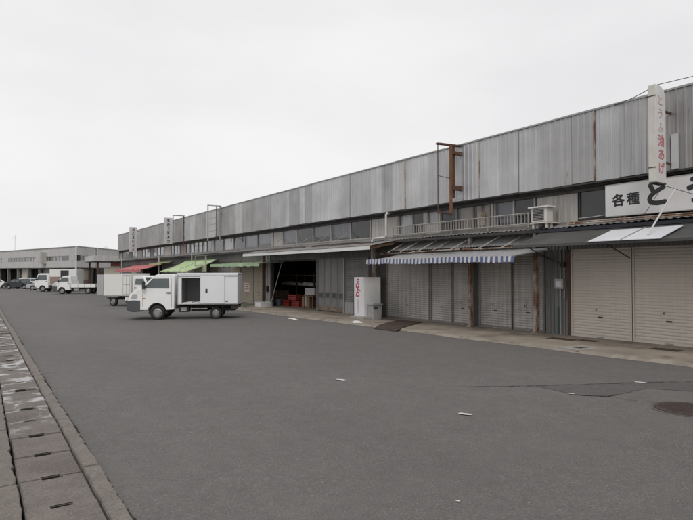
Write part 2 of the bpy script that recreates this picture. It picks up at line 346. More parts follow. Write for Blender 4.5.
MAT['green_mat'] = surf('green_ground_mat', (0.13, 0.165, 0.10), (0.085, 0.11, 0.07), 2, 0.95, stain=(0.2, 0.18, 0.145), stain_rng=(0.5, 0.7), bscale=50, bmp=0.3)
MAT['hose'] = surf('green_blue_hose', (0.05, 0.15, 0.14), (0.07, 0.19, 0.17), 5, 0.5)
MAT['notice_white'] = surf('notice_paper', (0.66, 0.63, 0.58), (0.6, 0.57, 0.52), 4, 0.7, bmp=0.0)
MAT['curtain'] = surf('pale_curtain', (0.62, 0.61, 0.60), (0.46, 0.45, 0.45), 2.2, 0.9, stretch=(1, 6, 0.2), bmp=0.0)
MAT['curtain_brown'] = surf('brown_curtain', (0.38, 0.30, 0.26), (0.28, 0.22, 0.19), 2.2, 0.9, stretch=(1, 6, 0.2), bmp=0.0)
MAT['curtain_dark'] = surf('grey_blind', (0.19, 0.195, 0.21), (0.10, 0.105, 0.115), 2.2, 0.9, stretch=(1, 4, 0.3), bmp=0.0)
MAT['paper_tan'] = surf('tan_paper', (0.46, 0.36, 0.23), (0.4, 0.31, 0.2), 2, 0.9, bmp=0.0)
MAT['frosted'] = surf('frosted_light_board', (0.47, 0.46, 0.44), (0.40, 0.39, 0.37), 2, 0.6, bmp=0.03)

def glass_mat(name, tint, refl=0.12, rough=0.06):
    m, nt, b = newmat(name); nt.nodes.remove(b)
    out = [n for n in nt.nodes if n.type == 'OUTPUT_MATERIAL'][0]
    tr = N(nt, 'ShaderNodeBsdfTransparent'); tr.inputs['Color'].default_value = rgb(tint)
    gl = N(nt, 'ShaderNodeBsdfGlossy'); gl.inputs['Roughness'].default_value = rough; gl.inputs['Color'].default_value = rgb(0.9)
    df = N(nt, 'ShaderNodeBsdfDiffuse'); df.inputs['Color'].default_value = rgb((0.30, 0.295, 0.285))
    lw = N(nt, 'ShaderNodeLayerWeight'); lw.inputs['Blend'].default_value = 0.5
    pw = N(nt, 'ShaderNodeMath'); pw.operation = 'POWER'; nt.links.new(lw.outputs['Facing'], pw.inputs[0]); pw.inputs[1].default_value = 4.5
    fr = N(nt, 'ShaderNodeMath'); fr.operation = 'MULTIPLY_ADD'; nt.links.new(pw.outputs[0], fr.inputs[0]); fr.inputs[1].default_value = 0.9; fr.inputs[2].default_value = 0.035
    v = coords(nt); du = mul(nt, ramp(nt, noise(nt, v, 2.5, 5, 0.65), 0.35, 0.8), refl)
    m1 = N(nt, 'ShaderNodeMixShader'); m2 = N(nt, 'ShaderNodeMixShader')
    nt.links.new(du, m1.inputs[0]); nt.links.new(tr.outputs[0], m1.inputs[1]); nt.links.new(df.outputs[0], m1.inputs[2])
    nt.links.new(fr.outputs[0], m2.inputs[0]); nt.links.new(m1.outputs[0], m2.inputs[1]); nt.links.new(gl.outputs[0], m2.inputs[2])
    nt.links.new(m2.outputs[0], out.inputs['Surface']); return m
MAT['glass'] = glass_mat('window_glass', (0.95, 0.96, 0.97), 0.09)
MAT['glass_car'] = surf('car_glass', (0.085, 0.11, 0.112), (0.05, 0.065, 0.068), 2, 0.04, bmp=0.0, spec=0.8)

# ------------------------------------------------------------------ text
def text_obj(name, chars, mat, parent, org, xd, up, size, bold=0.0, vertical=0.0, depth=0.004):
    """chars laid left to right from org (or downward with pitch `vertical`); org is the middle of the first character"""
    xd = Vector(xd).normalized(); up = Vector(up).normalized(); nz = xd.cross(up)
    for i, ch in enumerate(chars if vertical else [chars]):
        verts, faces = [], []
        cu = bpy.data.curves.new('t', 'FONT'); cu.body = ch; cu.size = size; cu.extrude = depth / 2; cu.resolution_u = 3
        cu.align_x = 'CENTER' if vertical else 'LEFT'; cu.align_y = 'CENTER'
        ob = bpy.data.objects.new('t', cu); COL.objects.link(ob)
        dg = bpy.context.evaluated_depsgraph_get(); me = bpy.data.meshes.new_from_object(ob.evaluated_get(dg))
        o = Vector(org) - up * vertical * i
        sh = [(0, 0)] + ([(bold * math.cos(q * .785), bold * math.sin(q * .785)) for q in range(8)] if bold else [])
        for q, (dx_, dy_) in enumerate(sh):                    # heavier brush strokes: copies spread round the stroke, each a hair behind the last
            n = len(verts)
            for v in me.vertices: verts.append(tuple(o + xd * (v.co.x + dx_) + up * (v.co.y + dy_) + nz * (v.co.z - q * .0003)))
            for p in me.polygons: faces.append(tuple(n + k for k in p.vertices))
        bpy.data.objects.remove(ob); bpy.data.curves.remove(cu); bpy.data.meshes.remove(me)
        me = bpy.data.meshes.new(name); me.from_pydata(verts, [], faces)
        last = add(name, me, mat, parent)
    return last

# ================================================================== THE GROUND
KX0, KX1 = 0.72, 0.845            # kerb row
AX = 10.3                          # edge of the concrete apron
WX = 12.7                          # wall plane of the market building
g = MB()
for i in range(61):
    y0 = -60 + i * 12; y1 = y0 + 12
    if y1 <= -4 or y0 >= 128: g.quad((-250, y0, gz(y0)), (350, y0, gz(y0)), (350, y1, gz(y1)), (-250, y1, gz(y1)))
    else:                                                   # open drain under the cover slabs
        g.quad((-250, y0, gz(y0)), (0.07, y0, gz(y0)), (0.07, y1, gz(y1)), (-250, y1, gz(y1)))
        g.quad((0.80, y0, gz(y0)), (350, y0, gz(y0)), (350, y1, gz(y1)), (0.80, y1, gz(y1)))
tag(g.build('road', MAT['asphalt']), 'grey worn asphalt yard and road', 'road', kind='structure')

# apron along the shops with a low rounded edge
a = MB(); e = MB(); yy = -14.0
while yy < 63:
    y1 = yy + 1.0
    j0 = 0.03 * math.sin(yy * 1.7) + 0.02 * math.sin(yy * 4.1); j1 = 0.03 * math.sin(y1 * 1.7) + 0.02 * math.sin(y1 * 4.1)
    a.quad((AX + 0.16 + j0, yy, pz(yy)), (24, yy, pz(yy)), (24, y1, pz(y1)), (AX + 0.16 + j1, y1, pz(y1)))
    e.quad((AX + j0, yy, gz(yy) + 0.004), (AX + 0.04 + j0, yy, gz(yy) + 0.045), (AX + 0.04 + j1, y1, gz(y1) + 0.045), (AX + j1, y1, gz(y1) + 0.004))
    e.quad((AX + 0.04 + j0, yy, gz(yy) + 0.045), (AX + 0.16 + j0, yy, pz(yy)), (AX + 0.16 + j1, y1, pz(y1)), (AX + 0.04 + j1, y1, gz(y1) + 0.045))
    yy = y1
ap = tag(a.build('pavement', MAT['apron']), 'stained tan concrete pavement along the shop fronts', 'pavement', kind='structure')
e.build('pavement_edge', MAT['apron_edge'], ap, smooth=60)

# left side: verge, inner edging, drain slabs, kerb row
gut = empty('gutter'); tag(gut, 'concrete drain covers and kerb along the left of the road', 'gutter', kind='structure')
MB().box(0.07, 0.80, -12, 132, -0.42, -0.36, zs=1).box(0.06, 0.10, -12, 132, -0.36, -0.06, zs=1).box(0.76, 0.80, -12, 132, -0.36, -0.06, zs=1).build('drain_bed', MAT['soil_slot_shade'], gut)
def stone_mesh(name, x0, x1, L, h, slot=False, seed=0):
    rnd = random.Random(seed); bm = bmesh.new(); b = 0.012
    m = MB()
    if slot:                                   # a grip notch cut in the middle of each short end
        w = x1 - x0; s0 = x0 + w * 0.36; s1 = x0 + w * 0.65; d = 0.028
        pts = [(x0, 0), (s0, 0), (s0, d), (s1, d), (s1, 0), (x1, 0), (x1, L), (s1, L), (s1, L - d), (s0, L - d), (s0, L), (x0, L)]
    else:
        n_ = 26; pts = [(x0, L * i / n_) for i in range(n_, -1, -1)] + [(x1, L * i / n_) for i in range(n_ + 1)]
    jx = .004 if slot else .006
    pts = [(p[0] + rnd.uniform(-jx, jx) - (0.02 if (not slot and rnd.random() < .05 and p[0] > x0 + .05) else 0), p[1] + rnd.uniform(-.003, .003)) for p in pts]
    m.prism(pts, 'z', -0.12, h)
    me = m.mesh(name); bm.from_mesh(me)
    top = [ed for ed in bm.edges if all(v.co.z > h - 1e-4 for v in ed.verts)]
    bmesh.ops.bevel(bm, geom=top, offset=0.006 if not slot else 0.007, segments=2, affect='EDGES')
    if slot:                                   # notch walls coloured dark, painting in the shade of a deep slot
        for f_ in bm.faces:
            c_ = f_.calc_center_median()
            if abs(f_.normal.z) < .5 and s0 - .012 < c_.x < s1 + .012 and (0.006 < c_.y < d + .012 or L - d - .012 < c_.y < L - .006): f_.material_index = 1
    bm.to_mesh(me); bm.free(); me.shade_smooth(); me.set_sharp_from_angle(angle=R(50)); return me
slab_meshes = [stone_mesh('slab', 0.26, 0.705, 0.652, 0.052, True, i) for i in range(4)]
kerb_meshes = [stone_mesh('kerbstone', KX0, KX1, 1.796, 0.062, False, i) for i in range(4)]
edge_meshes = [stone_mesh('edging', 0.10, 0.245, 1.796, 0.056, False, 9 + i) for i in range(4)]
def lay(name, meshes, y0, pitch, count, mat, tilt=0.004, drop=0.006):
    for i in range(count):
        o = add(name, meshes[i % len(meshes)], mat if not meshes[i % len(meshes)].materials else None, gut)
        y = y0 + i * pitch
        o.location = (random.uniform(-.004, .004), y, gz(y) + random.uniform(-drop, drop * 0.5)); o.rotation_euler = (-SLOPE + random.uniform(-tilt, tilt), random.uniform(-tilt * 1.5, tilt * 1.5), random.uniform(-.004, .004))
lay('slab', slab_meshes, -2.36, 0.665, 60, [MAT['slab'], MAT['soil_slot_shade']], 0.008, 0.010)
lay('kerbstone', kerb_meshes, -2.2, 1.800, 22, MAT['kerb'], 0.0015, 0.004)
lay('edging', edge_meshes, -2.3, 1.800, 21, MAT['kerb'], 0.0015, 0.004)
MB().box(0.26, 0.705, 37.6, 130, -0.03, 0.050, zs=1).build('slab_row', MAT['slab'], gut)
MB().box(KX0, KX1, 37.42, 130, -0.03, 0.060, zs=1).build('kerb_row', MAT['kerb'], gut)
MB().box(0.10, 0.245, 35.52, 130, -0.03, 0.054, zs=1).build('edging_row', MAT['kerb'], gut)
MB().box(-3.2, 0.085, -8, 130, -0.05, 0.05, zs=1).build('verge', MAT['verge']); tag(bpy.data.objects['verge'], 'stained concrete verge left of the drain covers', 'verge', kind='structure')

# dirt line that has gathered along the kerb foot
d = MB(); rnd = random.Random(3); y = -2.0; prev = None
while y < 60:
    w = KX1 + 0.018 + rnd.uniform(0.0, 0.022) + 0.008 * math.sin(y * 2.1) + .006 * math.sin(y * 7)
    cur = (w, y)
    if prev: d.quad((KX1 - 0.02, prev[1], gz(prev[1]) + 0.004), (prev[0], prev[1], gz(prev[1]) + 0.004), (w, y, gz(y) + 0.004), (KX1 - 0.02, y, gz(y) + 0.004))
    prev = cur; y += 0.025 if y < 14 else 0.3
tag(d.build('dirt_line', MAT['soil_slot_shade']), 'dark dirt gathered along the foot of the kerb', 'dirt', kind='stuff')

# asphalt repair with tar seams
def flat(name, pts, h, mat, label=None, cat=None, jag=0.0, kind=None, seed=1, group=None):
    rnd = random.Random(seed); out = []
    for i in range(len(pts)):
        p = Vector(pts[i]); q = Vector(pts[(i + 1) % len(pts)]); n = max(1, int((q - p).length / 0.12)) if jag else 1
        for k in range(n):
            c = p.lerp(q, k / n); out.append((c.x + rnd.uniform(-jag, jag), c.y + rnd.uniform(-jag, jag)))
    m = MB(); m.poly([(x, y, gz(y) + h) for x, y in out])
    o = m.build(name, mat); tag(o, label, cat, group, kind); return o
flat('asphalt_patch', [(6.80, 5.03), (8.25, 4.29), (8.97, 3.87), (10.0, 3.3), (9.3, 2.9), (8.25, 3.56), (7.88, 4.03), (7.02, 4.06), (6.72, 4.36)], 0.004, MAT['patch'], 'darker patch of repaired asphalt near the manhole', 'asphalt patch', 0.02, 'structure')
def seam(pts, w, label, seed):
    rnd = random.Random(seed); m = MB(); L = []
    for p, q in zip(pts, pts[1:]):
        p = Vector(p); q = Vector(q); n = max(2, int((q - p).length / 0.08))
        for k in range(n): L.append(p.lerp(q, k / n) + Vector((rnd.uniform(-.012, .012), rnd.uniform(-.012, .012))))
    L.append(Vector(pts[-1]))
    for i in range(len(L) - 1):
        dd = (L[i+1] - L[i]).normalized(); nn = Vector((-dd.y, dd.x)); a0 = w * rnd.uniform(.3, 1); 
        if rnd.random() < 0.12: continue
        m.quad(*[(c.x, c.y, gz(c.y) + 0.008) for c in (L[i] - nn * a0 / 2, L[i+1] - nn * a0 / 2, L[i+1] + nn * a0 / 2, L[i] + nn * a0 / 2)])
    tag(m.build('asphalt_crack', MAT['tar']), label, 'crack', kind='structure')
seam([(5.9, 5.6), (6.8, 5.06), (8.25, 4.32), (8.97, 3.9), (10.2, 3.2)], 0.03, 'dark broken seam along the far edge of the asphalt patch', 5)
seam([(6.72, 4.36), (6.98, 4.06), (7.2, 4.05)], 0.03, 'dark seam along the near edge of the asphalt patch', 6)
seam([(7.02, 4.06), (7.0, 3.8), (7.15, 3.52)], 0.02, 'thin crack from asphalt patch to manhole', 8)

# manhole
mh = empty('manhole_cover', (7.12, 3.13, gz(3.13)), 'round rusty iron manhole cover set in the asphalt', 'manhole')
mh.rotation_euler = (-SLOPE, 0, 0.3)
MB().lathe([(0.0, .010), (0.30, .010), (0.30, -.02)], (0, 0, 0), 'z', 40).build('lid', MAT['iron'], mh)
MB().lathe([(0.305, -.02), (0.305, .012), (0.36, .012), (0.365, -.02)], (0, 0, 0), 'z', 40, ).build('rim', MAT['iron'], mh)
st = MB()
for i in range(-9, 10):
    for j in range(-9, 10):
        x, y = i * 0.031, j * 0.031
        if x * x + y * y < 0.28 ** 2: st.box(x - .009, x + .009, y - .009, y + .009, 0.009, 0.016)
tag(st.build('studs', MAT['iron'], mh), kind='stuff')
flat('worn_collar', [(7.12 + 0.41 * math.cos(t * .35) , 3.13 + 0.41 * math.sin(t * .35)) for t in range(18)], 0.0035, MAT['patch'], 'worn asphalt ring round the manhole cover', 'asphalt patch', 0.015, 'structure')

# white paint flecks left of old markings
for i, (cx, cy, L_, w_, lab) in enumerate((
    (4.70, 7.10, .10, .035, 'small white paint fleck on the middle of the road'),
    (4.735, 4.50, .105, .032, 'larger white paint fleck on the near asphalt'),
    (8.265, 4.29, .115, .035, 'white paint fleck on the seam of the asphalt patch'),
    (6.715, 4.43, .06, .02, 'thin white paint fleck at the corner of the patch'),
    (2.88, 2.815, .018, .014, 'tiny white speck on the asphalt close to the camera'))):
    rnd = random.Random(40 + i); dd = Vector((.42, -.91)); nn = Vector((.91, .42)); pts = []
    for k in range(16):
        t = 2 * math.pi * k / 16; rr = rnd.uniform(.75, 1.1); pw_ = lambda q: math.copysign(abs(q) ** .45, q); c_ = Vector((cx, cy)) + dd * L_ * .85 * rr * pw_(math.cos(t)) + nn * w_ * rr * pw_(math.sin(t)); pts.append((c_.x, c_.y))
    flat('paint_fleck', pts, 0.012, MAT['white_paint'], lab, 'road marking', 0, 'structure')
# distant painted bay lines in front of the far cars
for i, (x, y, lab) in enumerate(((3.2, 82, 'faint white parking line in front of the pale parked cars'), (4.9, 80, 'faint white parking line left of the far truck cab'))):
    flat('parking_line', [(x, y), (x + 1.7, y - 0.2), (x + 1.8, y + 1.2), (x + .1, y + 1.4)], 0.012, MAT['white_paint'], lab, 'road marking', 0.03, 'structure')

# drains on the apron
dr = empty('drain_grate', (10.68, 6.82, pz(6.82)), 'pale square concrete drain frame with dark grate at the pavement edge', 'drain'); dr.rotation_euler = (-SLOPE, 0, -0.15)
f = MB()
for (x0, x1, y0, y1) in ((-.36, .36, -.26, -.12), (-.36, .36, .12, .26), (-.36, -.16, -.12, .12), (.16, .36, -.12, .12)): f.box(x0, x1, y0, y1, -.02, .012)
f.build('frame', MAT['concrete_block'], dr)
MB().box(-.16, .16, -.12, .12, -.04, -.012).build('pit', MAT['soil_slot_shade'], dr)
for k in range(6):
    MB().box(-.15 + k * .052, -.15 + k * .052 + .022, -.12, .12, -.012, .004).build('bar', MAT['iron'], dr)
for (x, y, sx, sy, lab) in ((12.0, 7.45, .14, .22, 'small dark iron lid in front of the left beige shutter'), (11.8, 8.02, .16, .34, 'dark iron lid by the foot of the rusty post'), (11.85, 5.62, .16, .28, 'dark iron lid before the right beige shutter')):
    o = empty('iron_lid', (x, y, pz(y)), lab, 'drain lid', 'iron lids in the pavement'); o.rotation_euler = (-SLOPE, 0, 0.05)
    MB().box(-sx, sx, -sy, sy, -.03, .006).build('lid', MAT['iron'], o)
    r = MB()
    for k in range(5): r.box(-sx * .85, sx * .85, -sy * .85 + k * sy * .42, -sy * .85 + k * sy * .42 + sy * .12, .005, .011)
    r.build('ribs', MAT['iron'], o)

# ================================================================== THE MARKET BUILDING
B = empty('market_building', (0, 0, 0), 'long two-storey market building clad in grey corrugated metal', 'building')
Y0, Y1 = -10.0, 63.0
PX, PTOP, PBOT = 12.4, 5.595, 3.84

def ribbed(y0, y1, z0, z1, x, pitch=0.165, depth=0.015, slope_bottom=False, dx_top=0.0):
    """vertical-rib sheet facing -X"""
    m = MB(); prof = []; y = y0
    while y < y1 - 1e-4:
        for fy, dxx in ((0, 0), (0.62, 0), (0.70, -depth), (0.92, -depth)):
            if y + fy * pitch < y1: prof.append((y + fy * pitch, dxx))
        y += pitch
    prof.append((y1, 0))
    for (ya, da), (yb, db) in zip(prof, prof[1:]):
        za = pz(ya) if slope_bottom else z0; zb = pz(yb) if slope_bottom else z0
        m.quad((x + da, ya, za), (x + da + dx_top, ya, z1), (x + db + dx_top, yb, z1), (x + db, yb, zb))
    return m
# parapet sheets (seams read off the photograph; each sheet its own weathering)
seams = [5.30, 6.25, 6.87, 7.47, 8.11, 9.06, 9.75, 10.37, 11.16, 11.85, 12.28, 13.44, 14.58, 15.36, 15.95, 16.70, 18.07, 18.73, 19.91, 21.11, 21.75, 22.23, 23.32, 23.74, 25.30, 27.14, 28.07, 29.05, 30.09, 31.02, 33.03, 35.07, 35.66, 37.31, 38.41, 39.80, 42.05, 43.94, 46.29, 49.89, 53.0, 56.07, 60.34, 63.0]
tone = [3, 1, 0, 1, 1, 0, 0, 2, 2, 0, 0, 2, 2, 1, 2, 0, 0, 2, 2, 1, 2, 1, 2, 0, 1, 4, 1, 2, 1, 4, 2, 4, 1, 2, 0, 4, 2, 4, 1, 4, 2, 4, 1]
pre = [-10 + i * 1.02 for i in range(15)] + [5.30]
allseams = pre + seams[1:]; alltone = [i % 3 for i in range(15)] + tone
pr = random.Random(11)
for (ya, yb), t in zip(zip(allseams, allseams[1:]), alltone):
    ribbed(ya, yb - 0.006, PBOT + pr.uniform(-.012, .006), PTOP - 0.02 + pr.uniform(-.006, .004), PX + pr.uniform(-.006, .006), 0.165).build('parapet_sheet', PARA[t], B)
MB().box(PX + 0.03, PX + 0.10, Y0, Y1, PBOT + 0.03, PTOP - 0.03).build('parapet_core', MAT['grime'], B)
yy = Y0
while yy < Y1:
    y1 = min(Y1, yy + 3.65)
    MB().box(PX - 0.035, PX + 0.14, yy, y1 - 0.012, PTOP - 0.022, PTOP + 0.018 + pr.uniform(-.004, .004)).build('coping', MAT['galv'], B); yy = y1
for y, w in ((14.58, 0.07), (7.49, 0.035), (11.16, 0.02)):
    MB().box(PX - 0.034, PX + 0.005, y - w / 2, y + w / 2, PBOT + 0.01, PTOP - 0.03).build('rusty_joint_strip', MAT['rust'], B)
MB().box(PX - 0.02, PX + 0.12, Y0, Y1, PBOT - 0.05, PBOT - 0.012).build('parapet_foot', MAT['dark_trim'], B)
MB().box(PX + 0.10, WX + 0.02, Y0, Y1, PBOT - 0.09, PBOT - 0.05).build('soffit', MAT['dark_trim'], B)
MB().box(WX - 0.07, WX + 0.02, Y0, Y1, 3.66, PBOT - 0.09).build('head_beam', MAT['grime'], B)
# roof, back, ends, upper floor
MB().box(PX + 0.10, 32, Y0, Y1, 5.05, 5.20).build('roof', MAT['roof_sheet'], B)
MB().box(31.8, 32, Y0, Y1, gz(Y1), 5.05).build('wall', MAT['siding_grey'], B)
MB().box(WX, 31.8, Y1 - 0.15, Y1, gz(Y1), 5.05).build('wall', MAT['siding_grey'], B)
ribbed_end = MB()
for k in range(110):
    x = 12.5 + k * 0.165
    ribbed_end.quad((x, Y1, 3.0), (x, Y1, 5.58), (x + 0.11, Y1, 5.58), (x + 0.11, Y1, 3.0)).quad((x + .11, Y1, 3.0), (x + .11, Y1, 5.58), (x + .165, Y1 + .02, 5.58), (x + .165, Y1 + .02, 3.0))
ribbed_end.build('end_sheeting', PARA[1], B)
MB().box(WX, 31.8, Y0, Y0 + 0.15, gz(Y1), 5.05).build('wall', MAT['siding_grey'], B)
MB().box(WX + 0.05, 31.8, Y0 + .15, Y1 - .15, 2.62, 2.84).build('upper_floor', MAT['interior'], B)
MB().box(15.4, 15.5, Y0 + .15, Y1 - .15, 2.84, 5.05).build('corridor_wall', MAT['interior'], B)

# ---- upper storey: strips of windows and siding
ZS, ZT = 2.965, 3.70
CUR = {'c': 'curtain', 'b': 'curtain_brown', 'd': 'curtain_dark', 'f': 'frosted'}
def upper_window(y0, y1, splits, kinds, frame='alu', z0=ZS, z1=ZT):
    w = empty('window', (0, 0, 0)); w.parent = B
    fr = MB(); x0, x1 = WX - 0.035, WX + 0.03; t = 0.045
    fr.box(x0, x1, y0, y1, z0 - t, z0); fr.box(x0, x1, y0, y1, z1, z1 + t)
    ys = [y0] + list(splits) + [y1]
    for k, y in enumerate(ys):
        h = 0.028 if 0 < k < len(ys) - 1 else 0.04
        fr.box(x0 - 0.004, x1, max(y - h, y0), min(y + h, y1), z0, z1)
    fr.build('frame', MAT[frame], w)
    for (ya, yb), kd in zip(zip(ys, ys[1:]), kinds):
        MB().box(WX - 0.005, WX + 0.001, ya + .03, yb - .03, z0, z1).build('pane', MAT['glass'] if kd != 'f' else MAT['frosted'], w)
        if kd in 'cbdp':
            m = MB(); n = max(6, int((yb - ya) / 0.09)); mat = MAT[CUR.get(kd, 'curtain_brown')]
            top = z1 - 0.02; bot = z0 + (0.02 if kd != 'd' else random.uniform(.05, .25))
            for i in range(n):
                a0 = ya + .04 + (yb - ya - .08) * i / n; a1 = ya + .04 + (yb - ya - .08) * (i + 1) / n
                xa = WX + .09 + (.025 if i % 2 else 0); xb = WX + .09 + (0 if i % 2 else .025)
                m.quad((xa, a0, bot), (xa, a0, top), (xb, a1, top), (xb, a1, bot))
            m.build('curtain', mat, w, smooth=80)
        if kd == 'p': MB().box(WX + .04, WX + .05, ya + .28, yb - .12, z0 + .08, z0 + .5).build('paper', MAT['paper_tan'], w)
    return w
def upper_panel(y0, y1, mat='siding', pitch=0.2):
    ribbed(y0, y1, 2.86, 3.70, WX - 0.01, pitch, 0.016).build('siding_panel', MAT[mat], B)
def post(y, w=0.09, z0=2.86, z1=3.72, mat='alu', x=WX - 0.05):
    MB().box(x, x + .09, y - w / 2, y + w / 2, z0, z1).build('post', MAT[mat], B)

upper_panel(-10, -4.2); upper_window(-4.2, 0.9, [-2.5, -.8], 'ddd'); upper_panel(0.9, 1.9)
upper_window(1.95, 8.10, [3.2, 4.4, 5.6, 6.7, 7.35], 'dddddn', 'dark_trim')
upper_panel(8.14, 8.72); upper_panel(8.725, 9.37)
upper_window(9.41, 10.84, [10.14], 'nd'); post(10.92, 0.1)
upper_window(11.0, 13.12, [11.70, 12.40], 'pbn', 'alu_dull'); post(13.17, 0.08)
upper_window(13.24, 13.80, [], 'c', 'alu', 3.27); MB().box(WX - .03, WX + .02, 13.22, 13.83, 2.86, 3.22).build('infill_board', MAT['frosted'], B)
post(13.86, 0.07); upper_window(13.92, 15.36, [14.56], 'nc', 'alu'); post(15.42, 0.08)
upper_panel(15.46, 16.22); upper_panel(16.225, 16.96)
upper_window(17.0, 24.50, [18.43, 19.94, 21.47, 22.99], 'nddnd', 'alu'); 
upper_panel(24.56, 25.5); post(25.66, 0.24)
upper_window(25.82, 34.2, [27.5, 29.2, 30.9, 32.6], 'ddncn', 'alu_dull'); post(34.45, 0.34, mat='siding')
upper_window(34.66, 40.1, [35.6, 36.5, 37.4, 38.3, 39.2], 'dccdcn', 'alu_dull')
upper_panel(40.16, 41.5, 'siding_pink'); upper_window(41.6, 44.0, [42.4, 43.2], 'ccd', 'alu_dull'); upper_panel(44.05, 45.9)
upper_window(46.0, 49.3, [47.1, 48.2], 'dcd', 'alu_dull'); upper_panel(49.35, 50.4, 'siding_grey'); upper_window(50.45, 53.4, [51.4, 52.4], 'ncd', 'alu_dull')
upper_panel(53.45, 55.2); upper_window(55.3, 57.6, [56.4], 'dn', 'alu_dull'); upper_panel(57.65, 59.0, 'siding_grey'); upper_window(59.1, 62.0, [60.0, 61.0], 'cdc', 'alu_dull'); upper_panel(62.05, 63)
# sill band, lean-to ledge sheet and dark gutter under it
MB().box(WX - 0.08, WX + 0.03, Y0, Y1, 2.83, 2.915).build('sill_band', MAT['alu_dull'], B)
yy = Y0
while yy < Y1:
    y1 = min(Y1, yy + 1.82); m = MB(); n = 11; pit = (y1 - yy) / n
    zj = pr.uniform(-.012, .012)
    for k in range(n):
        ya = yy + k * pit
        for f0, f1, h0, h1 in ((0, .25, 0, .018), (.25, .5, .018, .018), (.5, .75, .018, 0), (.75, 1, 0, 0)):
            a0, a1 = ya + f0 * pit, ya + f1 * pit
            m.quad((12.27, a0, 2.762 + h0 + zj), (12.27, a1, 2.762 + h1 + zj), (WX - .075, a1, 2.85 + h1), (WX - .075, a0, 2.85 + h0))
    m.build('ledge_sheet', MAT['roof_sheet'] if 8 < yy < 60 else MAT['galv'], B); yy = y1
g2 = MB(); g2.box(12.22, 12.36, Y0, 9.0, 2.655, 2.735); g2.build('eave_gutter', MAT['gutter_blue'], B)
MB().box(12.24, 12.34, 9.02, Y1, 2.67, 2.745).build('eave_gutter', MAT['dark_trim'], B)
# fascia above the shop openings (short corrugated panels)
yy = Y0
while yy < Y1:
    y1 = min(Y1, yy + 2.2)
    ribbed(yy, y1 - .01, 2.2, 2.76, WX - 0.06, 0.11, 0.02).build('fascia_panel', MAT['siding_grey'] if int(yy * 3) % 2 else MAT['roof_sheet'], B); yy = y1

# ---- ground floor
def shutter(y0, y1, mat, ztop=2.26, pitch=0.073, x=WX, lower=None):
    s = MB(); zb = pz((y0 + y1) / 2) + 0.055; n = int((ztop - zb) / pitch)
    prof = []
    for k in range(n):
        z = zb + k * pitch
        prof += [(z, 0.0), (z + pitch * .18, -0.012), (z + pitch * .62, -0.016), (z + pitch * .88, -0.004)]
    prof.append((ztop, 0.0))
    rows = [(x + dx, z) for z, dx in prof]
    for (xa, za), (xb, zb2) in zip(rows, rows[1:]):
        s.quad((xa, y0 + .03, za), (xb, y0 + .03, zb2), (xb, y1 - .03, zb2), (xa, y1 - .03, za))
    sh = s.build('shutter', MAT[mat], B, smooth=50)
    MB().box(x - .028, x + .012, y0 + .025, y1 - .025, zb - .06, zb).build('bottom_rail', MAT['alu_dull'] if mat != 'shutter_beige' else MAT['shutter_beige'], sh)
    for ya in (y0, y1): MB().box(x - .035, x + .03, ya - .028, ya + .028, pz(y0) - .02, ztop).build('guide_rail', MAT['alu_dull'] if mat != 'shutter_beige' else MAT['shutter_beige'], sh)
    ym = (y0 + y1) / 2
    MB().box(x - .034, x - .012, ym - .06, ym + .06, zb + .45, zb + .48).build('handle', MAT['dark_trim'], sh)
    MB().box(x - .026, x - .012, ym + .10, ym + .125, zb + .62, zb + .66).build('lock', MAT['dark_trim'], sh)
    MB().box(x - .05, x - .028, ym - .08, ym + .08, zb - .05, zb - .02).build('foot_latch', MAT['galv'], sh)
    return sh
for y in (-9.5, -7.9, -6.3, -4.7, -3.1, -1.5, 0.27, 1.87, 3.52, 5.15): shutter(y, y + 1.58, 'shutter_beige')
shutter(6.77, 8.33, 'shutter_beige')
MB().box(WX - .06, WX + .03, 8.345, 8.42, pz(8.4), 2.3).build('door_jamb', MAT['rust_dark'], B)
ribbed(8.43, 9.10, 0, 2.3, WX - .02, 0.11, 0.025, True).build('wall_sheet', MAT['siding_grey'], B)
shutter(9.16, 10.20, 'shutter_grey'); shutter(10.22, 11.44, 'shutter_grey'); shutter(11.72, 12.58, 'shutter_grey'); shutter(12.62, 13.62, 'shutter_grey'); shutter(13.70, 16.0, 'shutter_grey')
MB().box(WX - .02, WX + .08, 11.45, 11.70, pz(11.6), 2.3).build('pier', MAT['grime'], B)
MB().box(WX - .05, WX + .08, 16.03, 17.15, pz(16.5), 2.3).build('pier', MAT['grime'], B)
sd_ = shutter(17.2, 18.86, 'shutter_dull')
ribbed(17.24, 18.82, 0, 0.36, WX - .035, 0.11, 0.012, True).build('kick_panel', MAT['shutter_pale'], sd_)
# folding panel door with four small lights
pd = empty('panel_door'); pd.parent = B
MB().box(WX - .01, WX + .03, 18.93, 21.03, pz(20) + .02, 2.3).build('leaf', MAT['shutter_dull'], pd)
for k in range(4):
    yc = 19.16 + k * 0.54
    MB().box(WX - .03, WX - .008, yc - .22, yc + .22, .43, .73).build('light_frame', MAT['alu_dull'], pd)
    MB().box(WX - .034, WX - .029, yc - .16, yc + .16, .48, .68).build('light_pane', MAT['glass_car'], pd)
for y in (19.45, 19.98, 20.5): MB().box(WX - .02, WX - .009, y - .015, y + .015, pz(20) + .03, 2.28).build('rail', MAT['shutter_dull'], pd)
MB().box(WX - .022, WX - .010, 18.96, 21.0, pz(20) + .03, .12).build('kick_board', surf('stained_board', (0.26, 0.225, 0.2), (0.2, 0.16, 0.14), 2.0, 0.8, stain=(0.22, 0.12, 0.08), stain_rng=(0.5, 0.62), stain_scale=3), pd)
for y in (18.9, 21.07): MB().box(WX - .06, WX + .05, y - .035, y + .035, pz(y) - .02, 2.3).build('post', MAT['alu'], B)
